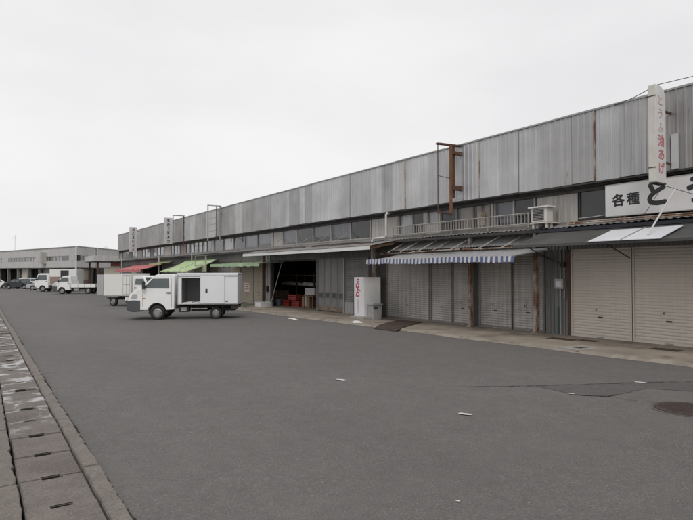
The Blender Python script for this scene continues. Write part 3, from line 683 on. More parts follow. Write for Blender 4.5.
# loading bay sides
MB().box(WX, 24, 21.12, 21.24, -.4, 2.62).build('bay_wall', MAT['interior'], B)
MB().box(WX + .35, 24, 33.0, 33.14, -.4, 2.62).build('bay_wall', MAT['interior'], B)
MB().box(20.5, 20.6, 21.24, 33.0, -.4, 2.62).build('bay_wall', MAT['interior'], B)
MB().box(WX + .02, WX + .14, 21.1, 25.7, 2.12, 2.62).build('bay_lintel', MAT['grime'], B)
MB().box(WX - .02, WX + .1, 25.72, 26.62, pz(26) - .02, 2.3).build('pier', MAT['grime'], B)
for y, r, mt in ((25.82, .045, 'galv'), (26.02, .03, 'pipe_white'), (26.2, .05, 'galv')):
    MB().tube([(WX - .09, y, pz(y)), (WX - .09, y, 2.6)], r).build('wall_pipe', MAT[mt], B, smooth=40)
MB().box(WX - .2, WX - .06, 25.95, 26.2, .55, .85).build('meter_box', MAT['dark_trim'], B)
MB().box(WX - .22, WX - .12, 26.42, 26.52, pz(26.5), 2.55).build('post', MAT['timber'], B)
shutter(26.68, 28.02, 'shutter_tan'); shutter(28.06, 29.85, 'shutter_tan'); shutter(29.9, 31.5, 'shutter_tan'); shutter(31.55, 33.2, 'shutter_dull'); shutter(33.25, 34.9, 'shutter_dull')
MB().box(WX - .02, WX + .08, 34.95, 36.0, pz(36), 2.3).build('pier', MAT['grime'], B)
shutter(36.1, 38.2, 'shutter_dull'); shutter(38.25, 40.3, 'shutter_tan'); shutter(40.4, 42.6, 'shutter_dull')
ribbed(42.7, 46.6, 0, 2.3, WX - .02, 0.11, 0.025, True).build('wall_sheet', MAT['siding_grey'], B)
for y in (46.7, 53.0): MB().box(WX, 24, y - .08, y + .08, -.8, 2.62).build('bay_wall', MAT['interior'], B)
MB().box(20.5, 20.6, 46.78, 52.92, -.8, 2.62).build('bay_wall', MAT['interior'], B)
shutter(53.2, 55.4, 'shutter_dull'); shutter(55.5, 57.7, 'shutter_tan'); ribbed(57.8, 63, 0, 2.3, WX - .02, 0.11, 0.025, True).build('wall_sheet', MAT['siding_grey'], B)

# rusty posts under the eaves
for y, x, mt in ((9.22, 12.42, 'rust'), (11.58, 12.42, 'rust'), (16.35, 12.30, 'rust')):
    MB().box(x - .05, x + .05, y - .05, y + .05, pz(y), 2.68).box(x - .09, x + .09, y - .09, y + .09, pz(y) - .01, pz(y) + .02).build('post', MAT[mt], B)
# downpipes
MB().tube([(12.33, 15.62, 3.74), (12.33, 15.62, 2.93), (12.28, 15.66, 2.88), (12.2, 16.2, 2.86), (12.18, 16.28, 2.82), (12.18, 16.28, 2.0)], 0.042).build('downpipe', MAT['pipe_white'], B, smooth=45)
MB().tube([(12.5, 15.62, 3.78), (12.38, 15.62, 3.78), (12.33, 15.62, 3.70)], 0.042).build('downpipe_elbow', MAT['pipe_white'], B, smooth=45)
MB().tube([(12.55, 9.22, 2.65), (12.55, 9.22, pz(9))], 0.02).build('conduit', MAT['galv'], B, smooth=45)
for y, z0, z1, mt in ((8.70, pz(9), .7, 'hose'), (8.62, pz(9), 2.2, 'galv'), (8.50, .9, 2.3, 'galv')):
    MB().tube([(WX - .07, y, z0), (WX - .07, y, z1)], 0.018).build('conduit', MAT[mt], B, smooth=45)
MB().box(WX - .16, WX - .05, 8.46, 8.58, 1.75, 1.88).build('junction_box', MAT['dark_trim'], B)
mb_ = MB().box(WX - .18, WX - .05, 8.47, 8.72, 1.18, 1.44).build('meter_box', MAT['galv'], B)
MB().box(WX - .188, WX - .181, 8.52, 8.67, 1.23, 1.38).build('dial', MAT['panel_white'], mb_)
MB().bar((12.42, 9.2, 2.1), (WX - .1, 8.55, 1.84), .02).build('stay', MAT['dark_trim'], B)
# awning arms and rusty pipe over the striped awning
for k, y in enumerate((9.9, 10.75, 11.9, 12.7, 13.4, 14.3, 15.0)):
    MB().bar((12.02, y + .15, 2.30), (12.56, y - .25, 2.68), 0.022, 0.03).build('awning_arm', MAT['galv'] if k % 3 else MAT['rust'], B)
for (a0, b0) in ((9.1, 10.9), (10.92, 11.8), (11.9, 14.1), (14.12, 15.9)):
    MB().tube([(12.28, a0, 2.30 + pr.uniform(-.02, .02)), (12.28, b0, 2.30 + pr.uniform(-.02, .02))], 0.02).build('awning_pipe', MAT['rust'], B, smooth=45)
MB().box(12.40, 12.46, 9.1, 16.0, 2.18, 2.24).build('awning_rail', MAT['rust_dark'], B)
# smoke-grey lean-to sheet over the awning
m = MB(); y = 9.1; k = 0
while y < 16.2:
    m.quad((12.30, y, 2.36 + .02 * (k % 2)), (12.30, y + .06, 2.36 + .02 * ((k + 1) % 2)), (12.64, y + .06, 2.66 + .02 * ((k + 1) % 2)), (12.64, y, 2.66 + .02 * (k % 2))); y += .06; k += 1
m.build('lean_to_sheet', MAT['roof_sheet'], B)

# balcony railing
rl = empty('railing'); rl.parent = B
for z in (3.235, 2.945): MB().tube([(12.42, 9.42, z), (12.42, 15.35, z)], 0.017, 6).build('rail', MAT['alu'], rl, smooth=45)
y = 9.45
while y < 15.34:
    MB().box(12.41, 12.43, y - .008, y + .008, 2.95, 3.23).build('baluster', MAT['alu'], rl); y += 0.118
for y in (9.45, 10.9, 12.38, 13.86, 15.32):
    MB().bar((12.42, y, 2.83), (12.42, y, 3.24), .03).build('rail_post', MAT['alu'], rl)
    MB().bar((12.42, y, 2.9), (12.66, y, 2.88), .02).build('rail_bracket', MAT['alu'], rl)

# ---- metal canopy over the loading bay
CB = empty('canopy'); CB.parent = B
yy = 15.0
while yy < 25.8:
    y1 = min(25.85, yy + 1.81); zj = pr.uniform(-.005, .005)
    MB().box(11.08, 11.12, yy, y1 - .015, 2.385 + zj, 2.505 + zj).build('fascia', MAT['fascia_white'], CB)
    m = MB(); n = 12; pit = (y1 - yy) / n
    for k in range(n):
        ya = yy + k * pit
        for f0, f1, h0, h1 in ((0, .3, 0, .02), (.3, .5, .02, .02), (.5, .8, .02, 0), (.8, 1, 0, 0)):
            a0, a1 = ya + f0 * pit, ya + f1 * pit
            m.quad((11.07, a0, 2.51 + h0 + zj), (11.07, a1, 2.51 + h1 + zj), (WX - .06, a1, 2.80 + h1), (WX - .06, a0, 2.80 + h0))
    m.build('roof_sheet', MAT['roof_sheet'], CB); yy = y1
for y in (15.1, 17.0, 18.9, 21.07, 23.4, 25.7): MB().bar((11.14, y, 2.44), (WX - .05, y, 2.72), .05, .09).build('rafter', MAT['timber'], CB)
for x in (11.5, 12.1): MB().bar((x, 15.0, 2.50 + (x - 11.1) * .18 - .09), (x, 25.8, 2.50 + (x - 11.1) * .18 - .09), .04, .04).build('purlin', MAT['timber'], CB)
for y in (24.6, 23.1, 21.6, 20.0, 18.5): MB().bar((11.6, y, 2.64), (12.66, y - .02, 3.28), .014, .02).build('stay', MAT['alu'], CB)
for y, r_ in ((17.4, .03), (22.3, .03)): MB().tube([(11.6, y - 2.0, 2.665), (11.62, y + 2.4, 2.67)], .018, 6).build('roof_pipe', MAT['rust_dark'], CB, smooth=45)

# ================================================================== AWNINGS AND CANOPIES (fabric things of their own)
# striped awning
aw = empty('striped_awning', (0, 0, 0), 'blue and white striped cloth awning over grey shutters', 'awning')
m = MB(); val = MB(); pit = 0.084; y = 8.80; k = 0
def awz(x, y):
    s = (x - 11.0) / 1.3
    return 2.035 + 0.17 * s - 0.025 * math.sin(math.pi * s) * (0.7 + 0.3 * math.sin(y * 2.2)) + 0.010 * math.sin(y * 1.9)
while y < 14.98:
    y1 = y + pit; xs = [11.0 + 1.3 * i / 6 for i in range(7)]
    for xa, xb in zip(xs, xs[1:]): m.quad((xa, y, awz(xa, y)), (xa, y1, awz(xa, y1)), (xb, y1, awz(xb, y1)), (xb, y, awz(xb, y)), k % 2)
    w0, w1 = 0.012 * math.sin(y * 9), 0.012 * math.sin(y1 * 9)
    zt0, zt1 = awz(11.0, y), awz(11.0, y1); dr0 = .165 + .012 * math.sin(y * 31); 
    val.quad((10.995 + w0 * .3, y, zt0), (10.995 + w1 * .3, y1, zt1), (10.985 + w1, y1, zt1 - dr0 * .9), (10.985 + w0, y, zt0 - dr0 * .9), k % 2)
    val.quad((10.985 + w0, y, zt0 - dr0 * .9), (10.985 + w1, y1, zt1 - dr0 * .9), (10.985 + w1, y1 - .02, zt1 - dr0), (10.985 + w0, y + .02, zt0 - dr0), k % 2)
    y = y1; k += 1
m.build('cloth', [MAT['stripe_grey'], MAT['stripe_pale']], aw, smooth=60)
val.build('valance', [MAT['stripe_blue'], MAT['stripe_white']], aw)
MB().tube([(11.03, 8.8, 2.01), (11.03, 14.98, 2.01)], .02, 6).build('front_bar', MAT['galv'], aw, smooth=45)
for y in (8.9, 10.9, 12.9, 14.9): MB().bar((11.03, y, 2.0), (12.3, y, 2.17), .025).build('arm', MAT['galv'], aw)
MB().tube([(12.33, 8.75, 2.21), (12.33, 15.0, 2.21)], .045, 8).build('roller', MAT['galv'], aw, smooth=45)

# dark tarpaulin canopy with a white panel
tc = empty('tarpaulin_canopy', (0, 0, 0), 'dark grey tarpaulin canopy above the beige shutters', 'canopy')
m = MB(); ys = [-9.5 + i * 0.45 for i in range(42)]
ys = [y for y in ys if y < 8.9] + [8.95]
def tz(x, y): 
    s = (x - 11.1) / 1.15
    return 2.285 + 0.36 * s - .03 * math.sin(math.pi * s) * (.6 + .4 * math.cos(y * 1.3))
xs = [11.1 + 1.15 * i / 5 for i in range(6)]
for ya, yb in zip(ys, ys[1:]):
    for xa, xb in zip(xs, xs[1:]): m.quad((xa, ya, tz(xa, ya)), (xa, yb, tz(xa, yb)), (xb, yb, tz(xb, yb)), (xb, ya, tz(xb, ya)))
    m.quad((11.1, ya, tz(11.1, ya)), (11.1, yb, tz(11.1, yb)), (11.1, yb, tz(11.1, yb) - .06), (11.1, ya, tz(11.1, ya) - .06))
m.build('cloth', MAT['tarp'], tc, smooth=60)
MB().tube([(11.12, -9.5, 2.25), (11.12, 8.95, 2.25)], .018, 6).build('front_bar', MAT['dark_trim'], tc, smooth=45)
for y in (-6, -3, 0, 2.2, 4.9, 6.75, 8.85):
    MB().bar((11.13, y, 2.24), (12.6, y, 2.42), .03).bar((11.5, y, 2.28), (12.58, y, 1.95), .02).build('arm', MAT['dark_trim'], tc)
pn = empty('white_panel', (0, 0, 0), 'white sheet panel lying on the dark tarpaulin canopy', 'panel')
def tzz(x, y): return 2.285 + 0.36 * (x - 11.1) / 1.15 + .012
m = MB(); n = 8
for i in range(n):
    ya = 5.33 + (6.86 - 5.33) * i / n; yb = 5.33 + (6.86 - 5.33) * (i + 1) / n
    for z_, fl in ((0, 1), (.012, -1)):
        m.quad((11.06, ya, tzz(11.06, ya) + z_), (11.06, yb, tzz(11.06, yb) + z_), (12.0, yb - .02, tzz(12.0, yb) + z_), (12.0, ya - .02, tzz(12.0, ya) + z_))
    m.quad((11.06, ya, tzz(11.06, ya)), (11.06, yb, tzz(11.06, yb)), (11.06, yb, tzz(11.06, yb) + .012), (11.06, ya, tzz(11.06, ya) + .012))
m.build('sheet', MAT['panel_white'], pn)
MB().bar((11.04, 6.12, 2.30), (12.02, 6.10, tzz(12, 6) + .03), .012, .018).build('seam_strip', MAT['galv'], pn)

# flat green awning beyond the loading bay
ga = empty('green_awning', (0, 0, 0), 'flat faded green awning over tan shutters beside the loading bay', 'awning')
def sheet_awning(parent, x0, x1, y0, y1, z0, z1, mat, val=0.15, wav=0.02, nx=6, ny=16, vmat=None, sag=0.05):
    m = MB()
    def P(i, j):
        s = i / nx; y = y0 + (y1 - y0) * j / ny
        return (x0 + (x1 - x0) * s, y, z0 + (z1 - z0) * s - sag * math.sin(math.pi * s) + wav * math.sin(j * 1.9) * (1 - s))
    for j in range(ny):
        for i in range(nx): m.quad(P(i, j), P(i, j + 1), P(i + 1, j + 1), P(i + 1, j))
    m.build('cloth', mat, parent, smooth=70)
    v = MB()
    for j in range(ny):
        a_, b_ = P(0, j), P(0, j + 1); d0 = val * (1 + .15 * math.sin(j * 2.7)); d1 = val * (1 + .15 * math.sin((j + 1) * 2.7))
        v.quad(a_, b_, (b_[0] - .01, b_[1], b_[2] - d1), (a_[0] - .01, a_[1], a_[2] - d0))
    v.build('valance', vmat or mat, parent, smooth=50)
    f_ = MB().tube([(x0 + .02, y0, z0 - .03), (x0 + .02, y1, z0 - .03)], .02, 6); f_.build('front_bar', MAT['galv'], parent, smooth=45)
    for y in (y0 + .05, (y0 + y1) / 2, y1 - .05): MB().bar((x0 + .03, y, z0 - .03), (WX - .05, y, z1 - .03), .03).build('arm', MAT['galv'], parent)
sheet_awning(ga, 11.25, 12.6, 24.25, 31.0, 2.05, 2.12, MAT['green'], .17, .006, sag=.02)
pg = empty('green_board', (0, 0, 0), 'pale yellowish green hanging board between the green awnings', 'board')
MB().box(11.55, 11.59, 32.6, 34.9, 1.62, 2.05).build('board', MAT['green_pale'], pg)
for y in (32.8, 34.7): MB().bar((11.57, y, 2.05), (11.57, y, 2.62), .03).bar((11.57, y, 2.62), (12.62, y, 2.70), .03).build('hanger', MAT['galv'], pg)
gb = empty('green_awning', (0, 0, 0), 'bright green lean-to awning sloping down behind the white box truck', 'awning')
sheet_awning(gb, 10.6, 12.5, 33.2, 39.4, 1.66, 2.42, MAT['green_bright'], .08, .03, sag=.10)
ra = empty('red_awning', (0, 0, 0), 'faded red cloth awning at the far end of the market', 'awning')
sheet_awning(ra, 10.7, 12.5, 45.6, 55.5, 1.78, 2.22, MAT['red_cloth'], .20, .06, sag=.06)
ya_ = empty('yellow_awning', (0, 0, 0), 'small yellow green cloth awning beside the red awning', 'awning')
sheet_awning(ya_, 11.6, 12.55, 42.9, 46.6, 2.24, 2.44, MAT['yellow_green'], .12, .02, ny=8)
# thin vertical stove pipes rising before the ledge
for y, lab in ((36.4, 'thin pale pipe rising behind the green awnings'), (33.6, 'short pale pipe above the pale green board'), (44.6, 'pale pipe beside the yellow green awning'), (58.5, 'thin pale pipe above the red awning')):
    p = empty('vent_pipe', (11.9, y, gz(y)), lab, 'pipe', 'vent pipes before the shops')
    h = 2.9 - gz(y) if y != 33.6 else 2.62 - gz(y)
    MB().tube([(0, 0, .06), (0, 0, h)], .035, 8).build('pipe', MAT['pipe_white'], p, smooth=45)
    MB().lathe([(.0, h + .06), (.06, h + .02), (.06, h - .02), (.036, h - .03)], (0, 0, 0), 'z', 10).build('cap', MAT['galv'], p)

# ================================================================== SIGNS
# horizontal white board
sb = empty('shop_sign', (12.37, 5, 2.94), 'long white signboard with black Japanese lettering above the dark canopy', 'sign')
def rel(o): return Vector(o.location)
def boxr(root, name, x0, x1, y0, y1, z0, z1, mat):
    l = root.location; return MB().box(x0 - l.x, x1 - l.x, y0 - l.y, y1 - l.y, z0 - l.z, z1 - l.z).build(name, mat, root)
for ya, yb in ((5.99, 7.205), (4.78, 5.985), (3.56, 4.775), (2.35, 3.555)): boxr(sb, 'board', 12.36, 12.40, ya, yb, 2.945, 3.672, MAT['sign_white'])
boxr(sb, 'edge_trim', 12.353, 12.41, 2.34, 7.215, 3.672, 3.69, MAT['alu']); boxr(sb, 'edge_trim', 12.353, 12.41, 2.34, 7.215, 2.928, 2.945, MAT['alu'])
for y in (3.0, 5.0, 6.6): boxr(sb, 'bracket', 12.40, WX, y - .02, y + .02, 3.05, 3.09, MAT['galv'])
for y in (3.6, 6.75): boxr(sb, 'leg', 12.38, 12.42, y - .025, y + .025, 2.76, 2.93, MAT['rust'])
def sbt(ch, y, z, size, bold):
    text_obj('lettering', ch, MAT['ink'], sb, (12.358 - 12.37, y - 5, z - 2.94), (0, -1, 0), (0, 0, 1), size, bold, vertical=1.0)
sbt('各', 6.885, 3.285, 0.30, .012); sbt('種', 6.545, 3.285, 0.30, .009); sbt('と', 6.03, 3.31, 0.56, .030); sbt('う', 5.18, 3.31, 0.60, .032); sbt('ふ', 4.3, 3.31, 0.60, .032)
for y, z, s_ in ((7.13, 3.48, .03), (5.86, 3.53, .02), (6.02, 3.03, .015)):
    MB().lathe([(0, 0), (s_, .001)], (0, 0, 0), 'z', 8)
# tall projecting sign
ts = empty('projecting_sign', (11.82, 5.73, 3.5), 'tall narrow white projecting sign with red lettering by the parapet', 'sign')
pts = [(11.6, 3.50), (12.02, 3.50), (12.02, 5.30), (12.0, 5.40), (11.95, 5.48), (11.87, 5.53), (11.78, 5.55), (11.6, 5.55)]
l = ts.location
MB().prism([(p[0] - l.x, p[1] - l.z) for p in pts], 'y', 5.655 - l.y, 5.805 - l.y).build('box', MAT['sign_white'], ts, bevel=.006)
MB().box(11.590 - l.x, 11.604 - l.x, 5.66 - l.y, 5.80 - l.y, .02, 2.03).build('edge_strip', MAT['sign_cream'], ts)
for z in (.30, 1.80): MB().box(11.584 - l.x, 11.60 - l.x, 5.645 - l.y, 5.815 - l.y, z, z + .018).build('strap', MAT['rust_dark'], ts)
u = MB()
for (x0, x1, y0, y1) in ((11.6, 12.02, 5.655, 5.68), (11.6, 12.02, 5.78, 5.805), (11.6, 11.63, 5.68, 5.78), (11.99, 12.02, 5.68, 5.78), (11.80, 11.82, 5.68, 5.78)): u.box(x0 - l.x, x1 - l.x, y0 - l.y, y1 - l.y, -.025, -.001)
u.build('base_frame', MAT['dark_trim'], ts)
MB().box(11.63 - l.x, 11.99 - l.x, 5.68 - l.y, 5.78 - l.y, -.004, .0).build('base_pane', MAT['bin_grey'], ts)
for z in (.45, 1.55): MB().box(12.02 - l.x, 12.42 - l.x, 5.71 - l.y, 5.75 - l.y, z, z + .04).build('bracket', MAT['rust_dark'], ts)
text_obj('lettering', 'とうふ', MAT['red_ink_pale'], ts, (11.80 - l.x, 5.651 - l.y, 1.72), (1, 0, 0), (0, 0, 1), .24, .003, vertical=.285)
text_obj('lettering', '油あげ', MAT['red_ink'], ts, (11.82 - l.x, 5.651 - l.y, .865), (1, 0, 0), (0, 0, 1), .26, .006, vertical=.285)
lp = empty('wall_plate', (12.37, 5.63, 3.85), 'small pale weathered plate on the parapet behind the tall sign', 'sign')
MB().box(-.02, .0, -.07, .07, 0, .75).build('plate', MAT['sign_grey'], lp)
for z in (.1, .62): MB().box(-.0, .04, -.05, .05, z, z + .03).build('bracket', MAT['rust_dark'], lp)
# two far projecting signs with dark lettering
def far_sign(y, z0, z1, chars, label, x0=11.75, x1=12.2):
    s = empty('projecting_sign', ((x0 + x1) / 2, y, z0), label, 'sign', 'far projecting signs'); w = (x1 - x0) / 2
    MB().box(-w, w, -.09, .09, 0, z1 - z0).build('box', MAT['sign_grey'], s, bevel=.008)
    n = chars; pitch = (z1 - z0 - .12) / n; rnd = random.Random(int(y))
    for i in range(n):                                       # brush-stroke clusters, too small to read from here
        m = MB(); zc = z1 - z0 - .06 - pitch * (i + .5); q = pitch * .36
        for k in range(3): zz = zc + q * (k - 1) * .8 + rnd.uniform(-.02, .02); ww = q * rnd.uniform(.55, 1.0); m.box(-ww, ww, -.097, -.0905, zz - .016, zz + .016)
        for k in range(rnd.choice((1, 2, 2))): xx = rnd.uniform(-q * .6, q * .6); m.box(xx - .016, xx + .016, -.1005, -.0975, zc - q * rnd.uniform(.5, 1), zc + q * rnd.uniform(.5, 1))
        m.build('lettering', MAT['ink'], s)
    for z in (.3, (z1 - z0) - .4): MB().box(w, w + .3, -.02, .02, z, z + .04).build('bracket', MAT['rust_dark'], s)
    return s
far_sign(41.9, 3.72, 5.72, 6, 'grey projecting sign with dark characters nearer the bright green awning', 11.55, 12.15)
far_sign(53.3, 3.45, 5.78, 6, 'grey projecting sign with dark characters at the far end above red awning', 11.5, 12.15)
# empty sign frames standing off the parapet
sf = empty('sign_frame', (12.0, 12.0, 3.4), 'rusty empty steel sign frame projecting above the balcony railing', 'sign frame')
l = sf.location
def rb(p, q, w, h, name, mat): MB().bar(Vector(p) - l, Vector(q) - l, w, h).build(name, MAT[mat], sf)
rb((11.98, 11.95, 3.36), (11.98, 11.95, 5.52), .075, .06, 'post', 'rust_orange')
rb((12.14, 12.0, 3.9), (12.14, 12.0, 5.56), .09, .05, 'back_post', 'rust_dark')
rb((11.50, 12.02, 3.46), (11.50, 12.02, 5.50), .022, .022, 'thin_rod', 'rust_dark')
rb((11.46, 12.02, 5.53), (12.42, 11.97, 5.56), .10, .05, 'top_arm', 'rust_dark')
rb((11.46, 12.0, 3.43), (12.02, 11.95, 3.40), .10, .04, 'bottom_arm', 'rust_dark')
rb((11.50, 12.02, 4.55), (11.98, 11.96, 4.50), .015, .015, 'tie_rod', 'dark_trim')
rb((12.0, 11.95, 4.22), (12.42, 11.93, 4.22), .12, .14, 'bracket', 'rust_dark'); rb((12.0, 11.95, 5.30), (12.42, 11.93, 5.30), .10, .10, 'bracket', 'rust_dark'); rb((12.0, 11.95, 3.75), (12.42, 11.80, 3.95), .03, .03, 'stay', 'galv')
for (y, lab, mt, w) in ((39.6, 'dark narrow sign frame beside the nearer far projecting sign', 'rust_dark', .05), (32.3, 'pale lattice sign frame standing on the parapet', 'galv', .06)):
    s = empty('sign_frame', (11.9, y, 3.5), lab, 'sign frame')
    zt = 2.2
    for x in (-.35, .42): MB().bar((x, 0, -.05 if x > 0 else .0), (x, 0, zt), w).build('post', MAT[mt], s)
    MB().bar((-.38, 0, zt), (.5, 0, zt), w).build('top_arm', MAT[mt], s)
    if mt == 'galv':
        for k in range(5): MB().bar((-.33, 0, .15 + k * .4), (.40, 0, .35 + k * .4), .025).build('brace', MAT[mt], s)
        MB().bar((.18, 0, 0), (.18, 0, zt), .03).build('post', MAT['rust_dark'], s)
    else: MB().bar((-.35, 0, .0), (.42, 0, .0), w).build('bottom_arm', MAT[mt], s)
    for z in (.6, 1.7): MB().bar((.42, 0, z), (.52, 0, z), .05).build('bracket', MAT['rust_dark'], s)
# loose prop pole and cables on the right
pp = tag(MB().tube([(11.30, 5.68, 2.40), (11.9, 5.42, 3.35)], .018, 8).build('prop_pole', MAT['pipe_white'], smooth=45), 'thin pale pole propped between the white panel and the signboard', 'pole')
def cable(pts, r, label, mat='cable'):
    tag(MB().tube(pts, r, 5).build('cable', MAT[mat], smooth=60), label, 'cable')
def sag(p, q, s, n=14):
    p = Vector(p); q = Vector(q); return [p.lerp(q, i / n) - Vector((0, 0, s * 4 * (i / n) * (1 - i / n))) for i in range(n + 1)]
cable(sag((12.42, 7.05, 5.60), (11.7, 5.73, 5.54), .05), .008, 'thin black wire from parapet to the top of the tall sign')
cable(sag((11.7, 5.70, 5.55), (13.2, 2.0, 6.05), .05), .008, 'thin black wire leaving the tall sign to the right')
cable(sag((12.0, 5.73, 3.48), (12.36, 4.6, 2.95), .0), .007, 'dark stay wire crossing the white signboard to the right')
cable(sag((11.95, 5.66, 3.50), (12.30, 6.5, 2.6), .02), .006, 'dark stay wire hanging below the tall sign')
cable([(WX - .12, 8.05, 2.98), (WX - .14, 7.7, 2.985), (WX - .1, 7.3, 3.02)], .008, 'pale cable across the dark window', 'pipe_white')
for z, x, lab in ((2.845, 12.20, 'upper rusty pipe running under the signboard'), (2.80, 12.17, 'lower rusty pipe running under the signboard')):
    tag(MB().tube([(x, -3, z), (x, 8.1, z + .01)], .018, 6).build('service_pipe', MAT['rust'], smooth=45), lab, 'pipe')
cable(sag((12.62, 16.8, 2.2), (12.5, 9.5, 2.24), .05), .009, 'slack black cable above the grey shutters')

# air conditioner on the ledge
ac = empty('air_conditioner', (12.30, 8.92, 2.84), 'boxy off-white air conditioner unit on legs at the end of the balcony', 'air conditioner')
MB().box(-.14, .12, -.24, .24, .10, .47).build('casing', MAT['sign_cream'], ac, bevel=.012)
MB().box(-.19, .15, -.31, .31, .472, .51).build('lid', MAT['sign_white'], ac, bevel=.006)
MB().box(-.148, -.14, -.15, .19, .14, .44).build('grille', MAT['dark_trim'], ac)
for k in range(7): MB().box(-.156, -.148, -.15, .19, .155 + k * .042, .167 + k * .042).build('slat', MAT['bin_grey'], ac)
for y in (-.20, .20): 
    for x in (-.09, .09): MB().box(x - .03, x + .03, y - .03, y + .03, -.06, .10).build('leg', MAT['sign_cream'], ac)
MB().box(-.16, .34, -.27, .27, .06, .09).build('shelf', MAT['sign_cream'], ac)

# ================================================================== THINGS ON THE APRON
vm = empty('vending_machine', (11.9, 16.2, pz(16.2)), 'slim white vending machine with red lettering beside the loading bay', 'vending machine')
vm.rotation_euler = (-SLOPE, 0, R(3))
MB().box(-.40, .42, -.28, .28, .06, 1.52).build('cabinet', MAT['vend_white'], vm, bevel=.02)
MB().box(-.42, -.402, -.25, .25, .10, 1.48).build('side_panel', MAT['panel_white'], vm)
for x in (-.33, .33):
    for y in (-.22, .22): MB().box(x - .04, x + .04, y - .04, y + .04, -.01, .06).build('foot', MAT['dark_trim'], vm)
MB().box(-.38, .38, .28, .34, .12, 1.48).build('front_door', MAT['plastic_black'], vm)
tx = text_obj('lettering', 'DyDo', MAT['red_logo'], vm, (-.424, .03, .80), (0, 0, 1), (0, 1, 0), .27, .008)
tx2 = MB()
for k in range(16): tx2.box(-.425, -.4215, -.02, .05, .20 + k * .034, .22 + k * .034)
tx2.build('small_print', MAT['red_ink_pale'], vm)
cb = tag(MB().box(11.25, 11.75, 15.55, 16.4, pz(16), pz(16) + .11).build('concrete_block', MAT['concrete_block'], bevel=.015), 'low concrete block at the foot of the vending machine', 'block')
bn = empty('waste_bin', (11.78, 15.58, pz(15.6)), 'grey plastic waste bin standing before the vending machine', 'bin')
m = MB(); m.prism([(-.17, 0), (.17, 0), (.21, .50), (-.21, .50)], 'y', -.16, .16); m.build('body', MAT['bin_grey'], bn, bevel=.012)
MB().box(-.23, .23, -.185, .185, .505, .56).build('lid', MAT['bin_grey'], bn, bevel=.012)
MB().box(-.14, .10, -.06, .08, .561, .60).build('rag', MAT['foam'], bn, bevel=.02); MB().box(-.16, -.02, -.189, -.165, .40, .46).build('slot', MAT['plastic_black'], bn)
# steel ramp plate
rp = MB(); e0 = [(10.0, 13.3), (10.0, 12.2)]; e1 = [(10.5, 13.62), (10.5, 12.5)]; e2 = [(12.2, 14.75), (12.2, 13.55)]
zt = lambda e, h: [(x, y, h(y)) for x, y in e]
A_, B_, C_ = zt(e0, lambda y: gz(y) + .022), zt(e1, lambda y: pz(y) + .026), zt(e2, lambda y: pz(y) + .022)
D_, E_, F_ = zt(e0, lambda y: gz(y) + .006), zt(e1, lambda y: pz(y) + .008), zt(e2, lambda y: pz(y) + .006)
for p_, q_ in ((A_, B_), (B_, C_), (D_, E_), (E_, F_)): rp.quad(p_[0], p_[1], q_[1], q_[0])
for k in (0, 1): rp.quad(A_[k], B_[k], E_[k], D_[k]); rp.quad(B_[k], C_[k], F_[k], E_[k])
rp.quad(A_[0], A_[1], D_[1], D_[0]); rp.quad(C_[0], C_[1], F_[1], F_[0])
tag(rp.build('ramp_plate', MAT['plate']), 'dark brown steel ramp plate lying across the pavement', 'ramp')
def rag(name, x, y, sx, sy, h, mat, label, seed, cat='rag', ground=gz):
    rnd = random.Random(seed); m = MB(); n, k = 12, 4; R_ = [[0] * n for _ in range(k + 1)]
    pts = []
    for j in range(k + 1):
        t = j / k; row = []
        for i in range(n):
            a_ = 2 * math.pi * i / n; rr = (1 - t * .95) * (1 + .25 * math.sin(i * 2.1 + seed))
            row.append((x + sx * rr * math.cos(a_), y + sy * rr * math.sin(a_), ground(y) + .006 + h * (1 - (1 - t) ** 2) * (.7 + .3 * rnd.random())))
        pts.append(row)
    for j in range(k):
        for i in range(n):
            m.quad(pts[j][i], pts[j][(i + 1) % n], pts[j + 1][(i + 1) % n], pts[j + 1][i])
    m.poly(pts[k])
    tag(m.build(name, mat, smooth=70), label, cat)
rag('cloth_bundle', 10.55, 14.95, .17, .42, .12, MAT['foam'], 'white crumpled cloth bundle on the road before the vending machine', 1)
rag('cloth_bundle', 10.85, 14.45, .10, .2, .06, MAT['foam'], 'small white scrap beside the cloth bundle', 2)
rag('paper_scrap', 9.9, 18.35, .12, .24, .04, MAT['notice_white'], 'white paper scrap on the road before the loading bay', 3, 'litter')
rag('paper_scrap', 9.75, 17.8, .08, .16, .03, MAT['notice_white'], 'smaller white paper scrap on the road edge', 4, 'litter')
# foam tray, leaning pole, mat, hose, notice
def tray(root, w, d, h, t, mat):
    m = MB(); m.box(-w, w, -d, d, 0, t); m.box(-w, w, -d, -d + t, t, h); m.box(-w, w, d - t, d, t, h); m.box(-w, -w + t, -d + t, d - t, t, h); m.box(w - t, w, -d + t, d - t, t, h)
    return m.build('tray', mat, root, bevel=.006)
ft = empty('foam_box', (12.15, 25.6, pz(25.6)), 'open white foam box on the ground left of the loading bay', 'box'); tray(ft, .32, .36, .24, .035, MAT['foam'])
MB().box(-.30, .30, -.34, .34, .03, .10).build('ice_fill', MAT['panel_white'], ft)
tag(MB().tube([(12.35, 25.25, pz(25.2)), (12.62, 24.4, 2.25)], .018, 6).build('leaning_pole', MAT['alu'], smooth=45), 'pale pole leaning in the mouth of the loading bay', 'pole')
m = MB()
m.poly([(10.75, 26.9, pz(26.9) + .012), (12.5, 27.0, pz(27) + .012), (12.5, 31.6, pz(31.6) + .012), (10.75, 31.2, pz(31.2) + .012)]); m.poly([(10.75, 31.2, pz(31.2) + .001), (12.5, 31.6, pz(31.6) + .001), (12.5, 27.0, pz(27) + .001), (10.75, 26.9, pz(26.9) + .001)])
tag(m.build('ground_mat', MAT['green_mat']), 'worn green mat on the pavement below the tan shutters', 'mat')
